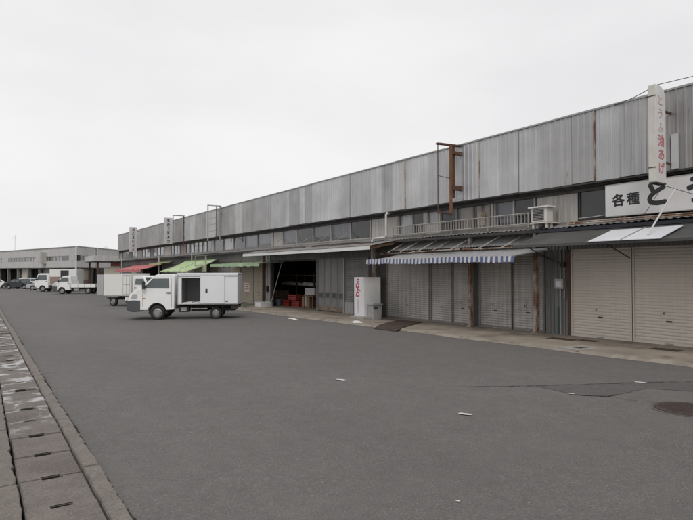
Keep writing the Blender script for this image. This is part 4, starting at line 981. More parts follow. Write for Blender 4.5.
hp = [(11.0 + .35 * math.sin(i * .9), 25.6 + i * .16, pz(25.6 + i * .16) + .03) for i in range(12)]
tag(MB().tube(hp, .022, 6).build('garden_hose', MAT['hose'], smooth=60), 'blue green hose lying on the pavement beside the mat', 'hose')
nt_ = empty('notice', (WX - .03, 28.9, .45), 'white notice with red print on the tan shutter', 'notice')
MB().box(-.012, 0, -.36, .36, 0, .52).build('paper', MAT['notice_white'], nt_)
for k, (w, h) in enumerate(((.28, .07), (.22, .05), (.28, .04))): MB().box(-.016, -.0125, -w, w, .40 - k * .13, .40 - k * .13 + h).build('print', MAT['red_logo'], nt_)

# ---- inside the loading bay
def zb(y): return pz(y)
def crate(x, y, z, w, d, h, mat, label, rz=0, name='crate', cat='crate', group='goods in the loading bay'):
    c = empty(name, (x, y, z), label, cat, group); c.rotation_euler = (0, 0, rz); t = .025
    m = MB(); m.box(-w, w, -d, d, 0, .03)
    for zz in (.03, h * .36, h * .68):
        hh = h * .24
        m.box(-w, w, -d, -d + t, zz, zz + hh); m.box(-w, w, d - t, d, zz, zz + hh); m.box(-w, -w + t, -d + t, d - t, zz, zz + hh); m.box(w - t, w, -d + t, d - t, zz, zz + hh)
    m.build('basket', mat, c)
    k = MB()
    for sx in (-1, 1):
        for sy in (-1, 1): k.box(sx * w - .03 * (sx > 0), sx * w + .03 * (sx < 0), sy * d - .03 * (sy > 0), sy * d + .03 * (sy < 0), .03, h)
    k.build('corner_posts', mat, c)
    return c
crate(13.6, 25.4, zb(25.4), .30, .42, .34, MAT['crate_red'], 'red plastic crate on the loading bay floor, leftmost')
crate(13.65, 24.4, zb(24.4), .30, .42, .34, MAT['crate_red'], 'red plastic crate on the loading bay floor, nearer the panel door')
crate(13.62, 24.8, zb(24.8) + .345, .28, .38, .28, MAT['crate_red'], 'red plastic crate topmost of the pile in loading bay', .1)
bk = empty('bucket', (13.35, 26.3, zb(26.3)), 'blue and white bucket on the loading bay floor', 'bucket')
MB().lathe([(0, 0), (.14, 0), (.18, .34), (.165, .34), (.13, .02), (0, .02)], (0, 0, 0), 'z', 20).build('pail', MAT['crate_blue'], bk, smooth=50)
MB().tube([(-.17, 0, .33), (-.12, 0, .44), (0, 0, .48), (.12, 0, .44), (.17, 0, .33)], .008, 5).build('handle', MAT['galv'], bk)
def carton(x, y, z, w, d, h, mat, label, rz=0):
    c = empty('carton', (x, y, z), label, 'box', 'goods in the loading bay'); c.rotation_euler = (0, 0, rz)
    MB().box(-w, w, -d, d, 0, h).build('body', mat, c, bevel=.006); MB().box(-w - .002, w + .002, -.03, .03, h * .2, h + .003).build('tape', MAT['foam'], c)
carton(13.6, 23.3, zb(23.3), .30, .30, .55, MAT['cardboard'], 'brown carton beside the panel door inside the bay', .15)
carton(14.1, 23.75, zb(23.7), .30, .40, .95, MAT['foam'], 'tall pale foam carton deep inside the loading bay', .1)
carton(14.3, 27.9, zb(27.9), .35, .35, .75, MAT['cardboard'], 'brown carton on the left inside the bay', .3)
sh = empty('storage_shelf', (14.9, 26.6, zb(26.6)), 'dark steel shelf loaded with white trays inside the loading bay', 'shelf')
for x in (-.25, .25):
    for y in (-1.9, 0, 1.9): MB().box(x - .025, x + .025, y - .025, y + .025, 0, 1.75).build('upright', MAT['rust_dark'], sh)
for z in (.3, 1.02, 1.6): MB().box(-.3, .3, -1.95, 1.95, z, z + .035).build('shelf_board', MAT['timber'], sh)
for i, (y, w, h) in enumerate(((-1.5, .26, .12), (-.9, .22, .16), (-.35, .2, .1), (.5, .28, .13), (1.15, .22, .16), (1.6, .16, .1))):
    t = empty('foam_tray', (14.8, 26.6 + y, zb(26.6) + 1.056), 'small white foam tray on the bay shelf, %s from the left' % ('sixth', 'fifth', 'fourth', 'third', 'second', 'first')[i], 'tray', 'foam trays on the bay shelf')
    MB().box(-.16, .16, -w, w, 0, h).build('body', MAT['foam'], t, bevel=.008); MB().box(-.17, .17, -w - .01, w + .01, h + .001, h + .03).build('lid', MAT['foam'], t)
tb = empty('work_table', (13.35, 22.6, zb(22.6)), 'small wooden work table behind the panel door post', 'table')
MB().box(-.3, .3, -.45, .45, .6, .64).build('table_top', MAT['timber'], tb)
for x in (-.26, .26):
    for y in (-.4, .4): MB().box(x - .025, x + .025, y - .025, y + .025, 0, .6).build('leg', MAT['timber'], tb)

# ================================================================== VEHICLES
CF = Vector((math.sin(YAW), math.cos(YAW), 0)); CR = Vector((math.cos(YAW), -math.sin(YAW), 0))
def place(root, p, dirx):
    """local x = rearward axis, lies on the sloping ground"""
    dx = Vector((dirx[0], dirx[1], -SLOPE * dirx[1])).normalized(); nz = Vector((0, SLOPE, 1)).normalized(); dy = nz.cross(dx)
    M4 = Matrix(((dx.x, dy.x, nz.x, p[0]), (dx.y, dy.y, nz.y, p[1]), (dx.z, dy.z, nz.z, gz(p[1])), (0, 0, 0, 1)))
    root.matrix_world = M4
class Shell:
    def __init__(s, contour, W, zb=1.0, taper=0.1, sweep=0.12, sf=0.9, y0=0.0):
        s.c = contour; s.W = W; s.zb = zb; s.tp = taper; s.sw = sweep; s.sf = sf; s.y0 = y0
        s.cx = sum(p[0] for p in contour) / len(contour); s.cz = sum(p[1] for p in contour) / len(contour)
    def P(s, a, z, t):
        i = max(0, z - s.zb) * s.tp; y = i + t * (s.W - 2 * i)
        fr = max(0.0, min(1.0, (s.sf - a) / s.sf)); return Vector((a + s.sw * fr * abs(2 * t - 1) ** 2.6, y + s.y0, z))
    def build(s, name, mat, parent):
        T = [0, .022, .08, .2, .35, .5, .65, .8, .92, .978, 1]; m = MB(); n = len(s.c); rows = []
        for t in T:
            k = .022 if t in (0, 1) else 0; row = []
            for (a, z) in s.c:
                d = Vector((s.cx - a, s.cz - z)); d = d.normalized() * min(k, d.length) if k else Vector((0, 0))
                row.append(s.P(a + d.x, z + d.y, t))
            rows.append(row)
        for r0, r1 in zip(rows, rows[1:]):
            for i in range(n): m.quad(r0[i], r0[(i + 1) % n], r1[(i + 1) % n], r1[i])
        m.poly(rows[0]); m.poly(list(reversed(rows[-1])))
        return m.build(name, mat, parent, smooth=38)
    def side(s, pts, off=.006, thick=.02):
        """panel on each side: returns two MB"""
        out = []
        for sgn in (0, 1):
            m = MB(); o = []; q = []
            for (a, z) in pts:
                p = s.P(a, z, sgn); dy = off if sgn else -off
                o.append((p.x if False else a + (p.x - a), p.y + dy, z)); q.append((p.x, p.y - (dy / off) * thick, z))
            m.poly(o); m.poly(list(reversed(q)))
            for i in range(len(o)):
                j = (i + 1) % len(o); m.quad(o[i], q[i], q[j], o[j])
            out.append(m)
        return out
    def front(s, pa, pb, t0, t1, off=.006, nt=10, k0=0.0, k1=1.0, nu=3):
        m = MB(); d = Vector((pb[0] - pa[0], pb[1] - pa[1])); nrm = Vector((-d.y, d.x)).normalized()
        if nrm.x > 0: nrm = -nrm
        if abs(nrm.x) < .05 and nrm.y < 0: nrm = -nrm
        def Q(u, t, o):
            a = pa[0] + d.x * u; z = pa[1] + d.y * u; p = s.P(a, z, t); return Vector((p.x + nrm.x * o, p.y, p.z + nrm.y * o))
        for i in range(nt):
            ta = t0 + (t1 - t0) * i / nt; tb_ = t0 + (t1 - t0) * (i + 1) / nt
            for j in range(nu):
                ua = k0 + (k1 - k0) * j / nu; ub = k0 + (k1 - k0) * (j + 1) / nu
                m.quad(Q(ua, ta, off), Q(ub, ta, off), Q(ub, tb_, off), Q(ua, tb_, off))
        return m
def wheel(parent, x, y, r, w, sgn, mat='rim', hub=.62):
    """sgn -1: outer face towards -y"""
    wl_ = MB(); ri = r * hub
    wl_.lathe([(0, sgn * .012), (ri * .22, sgn * .012), (ri * .26, -sgn * .004), (ri * .55, -sgn * .004), (ri * .62, sgn * .008), (ri * .80, sgn * -.006), (ri * .93, sgn * -.02), (ri, sgn * .004), (ri * 1.02, sgn * -.03), (ri * 1.02, -sgn * w)], (x, y, r), 'y', 28)
    for k in range(6):
        t = k * math.pi / 3 + .3; wl_.lathe([(0, sgn * .016), (.014, sgn * .016), (.016, 0)], (x + ri * .4 * math.cos(t), y, r + ri * .4 * math.sin(t)), 'y', 6)
    wo = wl_.build('wheel', MAT[mat], parent, smooth=35)
    hl = MB()
    for k in range(8):
        t = k * math.pi / 4; hl.lathe([(0, sgn * .003), (ri * .09, sgn * .003), (ri * .09, -sgn * .01)], (x + ri * .72 * math.cos(t), y, r + ri * .72 * math.sin(t)), 'y', 8)
    hl.build('vent_holes', MAT['plastic_black'], wo)
    MB().lathe([(ri * 1.01, sgn * -.01), (ri * 1.04, sgn * .012), (r * .86, sgn * .022), (r * .95, sgn * .008), (r, -sgn * .02), (r, -sgn * (w - .02)), (r * .95, -sgn * w), (ri, -sgn * w)], (x, y, r), 'y', 32).build('tyre', MAT['rubber'], wo, smooth=40)
    return wo
def arc(cx, cz, r, a0, a1, n=9): return [(cx + r * math.cos(R(a0 + (a1 - a0) * i / n)), cz + r * math.sin(R(a0 + (a1 - a0) * i / n))) for i in range(n + 1)]

def cabover(root, W, paint, k=1.0, h=1.74, wheel_r=.275, wx=1.24, nose=True, L=1.88, glass='glass_car', bump_mat='bumper', detail=True):
    """small cab-over cab, front at x=0; k scales height of the belt line"""
    zr = h; zbel = 1.16 * k
    ar = arc(wx, wheel_r, wheel_r + .085, 13, 167)
    if nose: front = [(.07, .40), (.05, .62), (.045, .78), (.075, .88), (.14, .98), (.25, 1.06 * k), (.44, 1.13 * k)]; wsb, wst = (.56, 1.19 * k), (1.10, zr - .075)
    else: front = [(.05, .40), (.03, .62), (.03, .85), (.05, 1.02 * k)]; wsb, wst = (.07, 1.08 * k), (.40, zr - .075)
    roof = [(wst[0] + .10, zr - .025), (wst[0] + .30, zr), (L - .10, zr - .005), (L - .02, zr - .04), (L, zr - .09)]
    cont = front + [wsb, wst] + roof + [(L, .38), (ar[0][0], .36)] + ar[1:-1] + [(ar[-1][0], .36), (.12, .36)]
    S_ = Shell(cont, W, zbel, .10, .13 if nose else .07, .9)
    S_.build('cab_body', MAT[paint], root)
    # windscreen
    S_.front(wsb, wst, .055, .945, .007, 12, .07, .96).build('windscreen', MAT[glass], root, smooth=60)
    for t in (.3, .62): S_.front(wsb, wst, t, t + .012, .014, 1, .05, .5).build('wiper', MAT['plastic_black'], root)
    # side windows: front edge follows the A pillar
    wb, wt = zbel + .045, zr - .17; ax = lambda z: wsb[0] + (wst[0] - wsb[0]) * (z - wsb[1]) / (wst[1] - wsb[1])
    sp = [(ax(wb) + .12, wb), (ax(wt) + .085, wt), (L - .22, wt), (L - .20, wb + .01)]
    for m in S_.side(sp, .007): 
        w_ = m.build('side_window', MAT[glass], root)
    fx = ax(wb) + .12 + .16
    for m in S_.side([(fx, wb + .01), (fx + .20, wt - .01), (fx + .222, wt - .01), (fx + .022, wb + .01)], .010): m.build('quarter_bar', MAT['plastic_black'], root)
    # door seams and handle
    dl = max(.50, wx - wheel_r - .30)
    for m in S_.side([(dl, .50), (dl, wb - .03), (dl + .009, wb - .03), (dl + .009, .50)], .003, .004): m.build('door_seam', MAT['plastic_black'], root)
    for m in S_.side([(L - .11, .46), (L - .13, wt), (L - .121, wt), (L - .101, .46)], .003, .004): m.build('door_seam', MAT['plastic_black'], root)
    for m in S_.side([(L - .29, zbel - .15), (L - .29, zbel - .11), (L - .15, zbel - .11), (L - .15, zbel - .15)], .012): m.build('door_handle', MAT['plastic_black'], root)
    # mirror
    for y, s_ in ((-.10, -1), (W + .10, 1)):
        MB().box(ax(wb) + .14, ax(wb) + .23, y - .07, y + .07, wb - .03, wb + .17).bar((ax(wb) + .2, y - s_ * .05, wb + .03), (ax(wb) + .26, y - s_ * .16, wb + .02), .03).build('mirror', MAT['plastic_black'], root, bevel=.012)
    # lamps
    if nose:
        for (t0, t1) in ((.035, .25), (.75, .965)):
            a_ = S_.front((.045, .78), (.075, .88), t0, t1, .008, 5); b_ = S_.front((.075, .88), (.14, .98), t0, t1, .008, 5, 0, .9)
            n0 = len(a_.v); a_.v += b_.v; a_.f += [tuple(i + n0 for i in f_) for f_ in b_.f]; a_.m += b_.m
            sgn = 0 if t0 < .5 else 1
            sd2 = S_.side([(.17, .80), (.24, .985), (.42, .985), (.46, .90), (.40, .80)], .006)[sgn]
            n0 = len(a_.v); a_.v += sd2.v; a_.f += [tuple(i + n0 for i in f_) for f_ in sd2.f]; a_.m += sd2.m
            a_.build('headlight', MAT['lamp_clear'], root)
        S_.front((.045, .78), (.075, .88), .29, .71, .006, 6).build('grille', MAT['plastic_black'], root)
        Bs = Shell([(.0, .40), (-.02, .52), (-.02, .66), (.01, .745), (.30, .765), (.60, .745), (.60, .32), (.30, .30), (.06, .33)], W + .03, 9, 0, .15, .75, -.015)
        Bs.build('bumper', MAT[bump_mat], root)
        for m in S_.side([(.66, .80), (.66, .84), (.78, .84), (.78, .80)], .010): m.build('side_indicator', MAT['lamp_amber'], root)
    else:
        for (t0, t1) in ((.05, .24), (.76, .95)): S_.front((.03, .62), (.03, .85), t0, t1, .008, 5, .1, .85).build('headlight', MAT['lamp_clear'], root)
        S_.front((.05, 1.02 * k), (.03, .85), .28, .72, .006, 6).build('grille', MAT['plastic_black'], root)
        Shell([(.0, .36), (-.02, .48), (.01, .58), (.34, .58), (.34, .34), (.1, .32)], W + .02, 9, 0, .08, .5, -.01).build('bumper', MAT[paint if bump_mat == 'paint' else bump_mat], root)
    # dark wheel well lining
    MB().box(wx - wheel_r - .07, wx + wheel_r + .07, .16, W - .16, .20, .66).build('wheel_well', MAT['chassis'], root)
    wheel(root, wx, .05, wheel_r, .17, -1); wheel(root, wx, W - .05, wheel_r, .17, 1)
    return S_

# ---- 1: box truck with open side
T1 = empty('box_truck', (0, 0, 0), 'white box truck with its side door slid open, parked on the road', 'truck')
W = 1.63
cabover(T1, W, 'truck_white')
def tb_(name, x0, x1, y0, y1, z0, z1, mat, bevel=0, parent=None): return MB().box(x0, x1, y0, y1, z0, z1).build(name, MAT[mat], parent or T1, bevel=bevel)
bx0, bx1, by0, by1, bz0, bz1 = 2.0, 4.28, -.03, W + .03, .56, 1.775
tb_('box_floor', bx0, bx1, by0 + .004, by1 - .004, bz0, bz0 + .06, 'box_white'); tb_('box_roof', bx0 - .01, bx1 + .01, by0 - .006, by1 + .006, bz1 - .06, bz1, 'box_white', .012)
tb_('box_front', bx0, bx0 + .05, by0 + .052, by1 - .052, bz0 + .06, bz1 - .06, 'box_white'); tb_('box_side', bx0, bx1, by1 - .05, by1, bz0 + .06, bz1 - .06, 'box_white')
tb_('box_side', bx0, bx0 + .16, by0, by0 + .05, bz0 + .06, bz1 - .06, 'box_white'); tb_('box_side', 2.9, bx1, by0, by0 + .05, bz0 + .06, bz1 - .06, 'box_white'); tb_('box_side', 2.16, 2.9, by0 + .001, by0 + .05, 1.585, bz1 - .06, 'box_white')
tb_('box_lining', bx0 + .055, bx1 - .08, by1 - .075, by1 - .055, bz0 + .065, bz1 - .065, 'box_inside_door_shade'); tb_('box_lining', bx0 + .055, bx0 + .075, by0 + .06, by1 - .08, bz0 + .065, bz1 - .065, 'box_inside_door_shade'); tb_('box_lining', 3.5, 3.52, by0 + .06, by1 - .08, bz0 + .065, bz1 - .065, 'box_inside_door_shade')
for (y0, y1) in ((by0 + .055, W / 2 - .004), (W / 2 + .004, by1 - .055)):
    dd = tb_('rear_door', bx1 - .05, bx1 + .004, y0, y1, bz0 + .07, bz1 - .07, 'box_white', .006); tb_('lock_bar', bx1 + .01, bx1 + .035, (y0 + y1) / 2 + .2, (y0 + y1) / 2 + .22, bz0 + .1, bz1 - .1, 'galv', 0, dd)
sdr = tb_('sliding_door', 2.86, 3.76, by0 - .045, by0 - .006, .60, 1.66, 'box_white', .008)
tb_('latch', 3.05, 3.13, by0 - .06, by0 - .0455, 1.02, 1.16, 'plastic_black', .004, sdr); tb_('door_edge', 2.85, 2.862, by0 - .047, by0 - .004, .60, 1.66, 'alu', 0, sdr)
for z in (.588, 1.672): tb_('door_track', 2.02, 4.26, by0 - .03, by0 - .002, z - .012, z + .012, 'alu')
for x in (bx0 + .012, bx1 - .012): tb_('corner_post', x - .014, x + .014, by0 - .008, by0 + .02, bz0 + .01, bz1 - .065, 'alu')
tb_('marker_lamp', 3.80, 3.90, by0 - .010, by0 - .001, .66, .70, 'bumper'); tb_('door_frame', 2.14, 2.162, by0 - .004, by0 + .052, bz0 + .06, 1.60, 'alu')
for k in range(6): tb_('load_board', 2.2 + k * .115, 2.2 + k * .115 + .10, .04 + .05 * (k % 2), .75, bz0 + .062, bz0 + .085 + .012 * (k % 3), 'foam')
tb_('chassis_rail', .5, 4.2, .35, .45, .42, .555, 'chassis'); tb_('chassis_rail', .5, 4.2, W - .45, W - .35, .42, .555, 'chassis')
tb_('side_tank', 2.02, 2.42, .12, .40, .27, .50, 'chassis', .02); tb_('battery_box', 2.10, 2.32, .08, .118, .30, .46, 'bin_grey', .006); tb_('cross_member', 2.5, 3.1, .2, W - .2, .30, .42, 'chassis'); tb_('spare_wheel_rack', 3.7, 4.1, .3, W - .3, .30, .40, 'chassis')
for x in (2.5, 2.7, 3.02): MB().bar((x, .1, .53), (x, .14, .30), .03).build('bracket', MAT['chassis'], T1)
MB().tube([(2.48, .09, .40), (3.10, .09, .40)], .018, 6).build('side_guard', MAT['galv'], T1)
for y in (.02, W - .12): tb_('mud_flap', 3.68, 3.70, y, y + .12, .14, .52, 'plastic_black')
tb_('rear_bumper', 4.16, 4.24, .05, W - .05, .40, .50, 'chassis'); 
for y in (.08, W - .28): tb_('tail_lamp', 4.24, 4.27, y, y + .20, .41, .49, 'lamp_red')
tb_('hinge_step', 4.0, 4.25, .02, .06, .38, .54, 'chassis')
wheel(T1, 3.41, .10, .225, .16, -1); wheel(T1, 3.41, W - .10, .225, .16, 1)
MB().lathe([(.05, .3), (.05, W - .3)], (3.41, 0, .225), 'y', 10).build('axle', MAT['chassis'], T1)
d1 = (CR * math.cos(R(6)) + CF * math.sin(R(6)))
p0 = Vector((5.57, 21.09, 0)) - d1 * 1.24
place(T1, (p0.x, p0.y), d1)

# ---- 2: small white box truck behind it, facing right
T2 = empty('small_box_truck', (0, 0, 0), 'small white box truck with rear door open, left behind the larger one', 'truck')
W2 = 1.45
cabover(T2, W2, 'truck_white', 1.0, 1.70, .26, .62, False, 1.22)
def t2(name, x0, x1, y0, y1, z0, z1, mat, bevel=0, parent=None): return MB().box(x0, x1, y0, y1, z0, z1).build(name, MAT[mat], parent or T2, bevel=bevel)
MAT['box_cream'] = surf('box_body_cream', (0.74, 0.735, 0.70), (0.68, 0.67, 0.63), 0.8, 0.45, bmp=0.02)
t2('box_body', 1.30, 3.28, -.02, W2 + .02, .60, 1.80, 'box_cream', .012)
t2('box_trim', 1.29, 3.29, -.03, W2 + .03, .575, .615, 'alu'); t2('roof_edge', 1.29, 3.29, -.03, W2 + .03, 1.795, 1.825, 'box_white')
for y in (-.028, W2 + .021):
    for x0 in (1.36, 1.60, 1.84): t2('side_door_frame', x0, x0 + .02, y, y + .007, .66, 1.74, 'alu')
    for z in (.66, 1.2, 1.72): t2('side_door_frame', 1.37, 1.85, y, y + .006, z, z + .02, 'alu')
m = MB(); m.box(0, .62, -.02, .02, .62, 1.78)
dr_ = m.build('rear_door', MAT['box_inside_door_shade'], T2); dr_.location = (3.31, W2 + .0, 0); dr_.rotation_euler = (0, 0, R(-13))  # darker grey than the box: the door's shaded face put into its colour
m = MB(); m.box(0, .62, -.02, .02, .62, 1.78); dr2 = m.build('rear_door', MAT['box_cream'], T2); dr2.location = (3.30, .02, 0); dr2.rotation_euler = (0, 0, R(60))
t2('chassis_rail', .4, 3.2, .3, W2 - .3, .36, .57, 'chassis'); t2('rear_bumper', 3.2, 3.27, .1, W2 - .1, .38, .48, 'box_white'); t2('wheel_guard', 2.28, 3.05, W2 - .2, W2 - .04, .50, .58, 'box_white'); t2('wheel_guard', 2.28, 3.05, .04, .2, .50, .58, 'box_white')
t2('side_box', 1.45, 1.75, W2 - .22, W2 - .02, .32, .54, 'box_white')
wheel(T2, 2.66, .06, .26, .15, -1); wheel(T2, 2.66, W2 - .06, .26, .15, 1)
d2 = (-CR * math.cos(R(22)) + CF * math.sin(R(22)))
dy2 = Vector((0, 0, 1)).cross(d2)
p0 = Vector((6.18, 32.60, 0)) - d2 * 2.66 - dy2 * (W2 - .06)
place(T2, (p0.x, p0.y), d2)

# ---- 3: white flatbed
T3 = empty('flatbed_truck', (0, 0, 0), 'small white flatbed truck parked side-on before the far building', 'truck')
W3 = 1.6
cabover(T3, W3, 'truck_white', 1.0, 1.78, .29, 1.05, True, 1.9)
def t3(name, x0, x1, y0, y1, z0, z1, mat, bevel=0): return MB().box(x0, x1, y0, y1, z0, z1).build(name, MAT[mat], T3, bevel=bevel)
t3('bed_floor', 2.0, 4.2, 0, W3, .66, .72, 'truck_white'); t3('bed_side', 2.0, 4.2, -.03, .0, .62, .95, 'truck_white'); t3('bed_side', 2.0, 4.2, W3, W3 + .03, .62, .95, 'truck_white'); t3('tailgate', 4.2, 4.24, -.03, W3 + .03, .62, .95, 'truck_white'); t3('bed_front', 1.96, 2.0, -.03, W3 + .03, .62, 1.25, 'truck_white')
for x in (2.6, 3.2, 3.8): t3('bed_rib', x, x + .03, -.045, -.03, .64, .93, 'alu')
t3('chassis_rail', .5, 4.1, .35, W3 - .35, .42, .62, 'chassis'); t3('side_tank', 2.15, 2.6, .1, .4, .28, .55, 'bin_grey', .02)
wheel(T3, 3.5, .08, .29, .17, -1); wheel(T3, 3.5, W3 - .08, .29, .17, 1)
d3 = (CR * math.cos(R(3)) + CF * math.sin(R(3)))
p0 = Vector((5.62, 59.6, 0)); place(T3, (p0.x, p0.y), d3)

# ---- 4: white delivery truck behind the flatbed
T4 = empty('delivery_truck', (0, 0, 0), 'larger white delivery truck with square cab behind the flatbed', 'truck')
W4 = 1.75
cabover(T4, W4, 'truck_white', 1.12, 2.08, .32, .95, False, 1.6, bump_mat='bin_grey')
def t4(name, x0, x1, y0, y1, z0, z1, mat, bevel=0): return MB().box(x0, x1, y0, y1, z0, z1).build(name, MAT[mat], T4, bevel=bevel)
t4('box_body', 1.75, 4.75, -.04, W4 + .04, .75, 2.55, 'box_cream', .015); t4('box_trim', 1.74, 4.76, -.05, W4 + .05, .72, .76, 'alu')
t4('side_door', 2.95, 3.85, -.06, -.041, .9, 2.4, 'plastic_black'); t4('lower_panel', 1.8, 2.9, -.052, -.041, .8, 1.7, 'far_brown'); t4('open_door', 3.88, 4.72, -.09, -.045, .8, 2.5, 'box_white')
t4('chassis_rail', .5, 4.6, .35, W4 - .35, .45, .72, 'chassis'); wheel(T4, 3.7, .08, .32, .18, -1); wheel(T4, 3.7, W4 - .08, .32, .18, 1)
d4 = (CR * math.cos(R(4)) + CF * math.sin(R(4)))
p0 = Vector((4.95, 70.4, 0)); place(T4, (p0.x, p0.y), d4)

# ---- cars
def car(label, paint, p, dirx, kind='sedan', name='car'):
    c = empty(name, (0, 0, 0), label, 'car'); Wc = 1.66; L = 4.3; r = .29
    a1 = arc(.82, r, .36, 167, 13); a1 = [q for q in a1]; a2 = arc(3.42, r, .36, 13, 167)
    if kind == 'sedan': top = [(.02, .42), (.02, .62), (.12, .74), (.95, .90), (1.15, .95), (1.75, 1.36), (2.0, 1.41), (2.75, 1.39), (3.0, 1.33), (3.55, .98), (4.18, .92), (4.28, .8), (4.28, .40)]
    else: top = [(.02, .42), (.02, .66), (.12, .80), (.85, .98), (1.05, 1.04), (1.60, 1.50), (1.9, 1.56), (3.7, 1.55), (3.95, 1.48), (4.22, .98), (4.28, .8), (4.28, .40)]
    cont = top + [(3.42 + .35, .28)] + a2[1:-1] + [(3.42 - .35, .28), (.82 + .35, .28)] + list(reversed(a1))[1:-1] + [(.82 - .35, .28)]
    S_ = Shell(cont, Wc, .9, .22, .14, .8); S_.build('body', MAT[paint], c)
    A, Bp = (top[4], top[5]); S_.front(A, Bp, .1, .9, .008, 8, .06, .95).build('windscreen', MAT['glass_car'], c)
    if kind == 'sedan': win = [[(1.42, 1.0), (1.85, 1.31), (2.28, 1.32), (2.28, 1.0)], [(2.34, 1.0), (2.34, 1.32), (2.85, 1.29), (3.22, 1.03)]]
    else: win = [[(1.32, 1.06), (1.72, 1.42), (2.25, 1.44), (2.25, 1.06)], [(2.31, 1.06), (2.31, 1.44), (3.1, 1.44), (3.1, 1.06)], [(3.16, 1.06), (3.16, 1.44), (3.75, 1.42), (3.95, 1.08)]]
    for w_ in win:
        for m in S_.side(w_, .006): m.build('side_window', MAT['glass_car'], c)
    for (t0, t1) in ((.04, .26), (.74, .96)): S_.front(top[1], top[2], t0, t1, .008, 4, .05, .9).build('headlight', MAT['lamp_clear'], c)
    S_.front(top[1], top[2], .30, .70, .006, 4, .1, .8).build('grille', MAT['plastic_black'], c)
    Shell([(-.03, .30), (-.04, .44), (.0, .52), (.36, .50), (.36, .28)], Wc + .01, 9, 0, .14, .6, -.005).build('bumper', MAT['bumper'] if paint != 'car_silver' else MAT['car_silver'], c)
    for y in (.05, Wc - .05):
        for x in (.82, 3.42): wheel(c, x, y, r, .17, -1 if y < 1 else 1, 'rim', .66)
    for y in (-.06, Wc + .06): MB().box(1.45, 1.55, y - .06, y + .06, .98, 1.10).build('mirror', MAT[paint], c, bevel=.01)
    for y in (.1, Wc - .3): MB().box(4.27, 4.30, y, y + .2, .62, .78).build('tail_lamp', MAT['lamp_red'], c)
    place(c, p, dirx); return c
def gp(u, depth, dv=0):
    return None
car('silver car with its nose peeping out left of the far delivery truck', 'car_silver', (4.55, 78.0), CR * math.cos(R(20)) + CF * math.sin(R(20)))
car('dark parked car between the pale cars and the far delivery truck', 'car_dark', (6.7, 87.5), -CR * math.cos(R(15)) + CF * math.sin(R(15)))
car('white estate car behind the dark parked car', 'truck_white', (3.3, 95), CR * math.cos(R(10)) + CF * math.sin(R(10)), 'wagon')
car('white sedan at the far left end of the parked cars', 'truck_white', (-.6, 93), CR * math.cos(R(35)) + CF * math.sin(R(35)), 'sedan')

# ================================================================== FAR BUILDINGS
def far_wall(root, A, Bv, segs, z0, z1, name='wall_sheet', mat='far_sheet', rib=.3):
    A = Vector(A); Bv = Vector(Bv); d = (Bv - A); L = d.length; d.normalize(); n = Vector((d.y, -d.x))
    cam_side = -A
    if n.dot(cam_side) < 0: n = -n
    for k in range(segs):
        m = MB(); a0 = L * k / segs; a1 = L * (k + 1) / segs - .03; q = max(2, int((a1 - a0) / rib))
        for i in range(q):
            b0 = a0 + (a1 - a0) * i / q; b1 = a0 + (a1 - a0) * (i + .7) / q; b2 = a0 + (a1 - a0) * (i + 1) / q
            P = [A + d * b0, A + d * b1, A + d * b2]; o = n * .03
            m.quad((P[0].x, P[0].y, z0), (P[0].x, P[0].y, z1), (P[1].x, P[1].y, z1), (P[1].x, P[1].y, z0))
            m.quad((P[1].x, P[1].y, z0), (P[1].x, P[1].y, z1), (P[2].x + o.x, P[2].y + o.y, z1), (P[2].x + o.x, P[2].y + o.y, z0))
        m.build(name, MAT[mat], root)
    return d, n, L
FB = empty('far_building', (10.7, 80, gz(80)), 'pale grey two-storey market building closing the view at far left', 'building')
FA = Vector((0.0, 0.0)); FBl = Vector((-16.0, 55.0)); FBr = Vector((7.5, 11.0)); base = Vector((10.7, 80, gz(80)))
# everything below is local to the corner of that building
def fw_(A, Bv, segs, z0, z1, mat='far_sheet', name='wall_sheet'):
    A3 = Vector(A); B3 = Vector(Bv); d = (B3 - A3); L = d.length; d.normalize(); n = Vector((d.y, -d.x))
    if n.dot(-(A3 + Vector((10.7, 80)))) < 0: n = -n
    for k in range(segs):
        m = MB(); a0 = L * k / segs; a1 = L * (k + 1) / segs - .04; q = max(2, int((a1 - a0) / .42))
        for i in range(q):
            b0 = a0 + (a1 - a0) * i / q; b1 = a0 + (a1 - a0) * (i + .75) / q; b2 = a0 + (a1 - a0) * (i + 1) / q
            P0, P1, P2 = A3 + d * b0, A3 + d * b1, A3 + d * b2; o = n * .04
            m.quad((P0.x, P0.y, z0), (P0.x, P0.y, z1), (P1.x, P1.y, z1), (P1.x, P1.y, z0)); m.quad((P1.x, P1.y, z0), (P1.x, P1.y, z1), (P2.x + o.x, P2.y + o.y, z1), (P2.x + o.x, P2.y + o.y, z0))
        m.build(name, MAT[mat], FB)
    return d, n, L
G0 = -gz(80)   # local z of world 0
zU0, zU1 = 2.1 + G0, 4.9 + G0
def fbar(A, d, n, s0, s1, z0, z1, off, th, name, mat, parent=None):
    m = MB(); P = Vector(A) + d * s0 + n * off; Q = Vector(A) + d * s1 + n * off; P2 = P + n * th; Q2 = Q + n * th
    v = [(P.x, P.y), (Q.x, Q.y), (Q2.x, Q2.y), (P2.x, P2.y)]; m.prism(v, 'z', z0, z1); return m.build(name, MAT[mat], parent or FB)
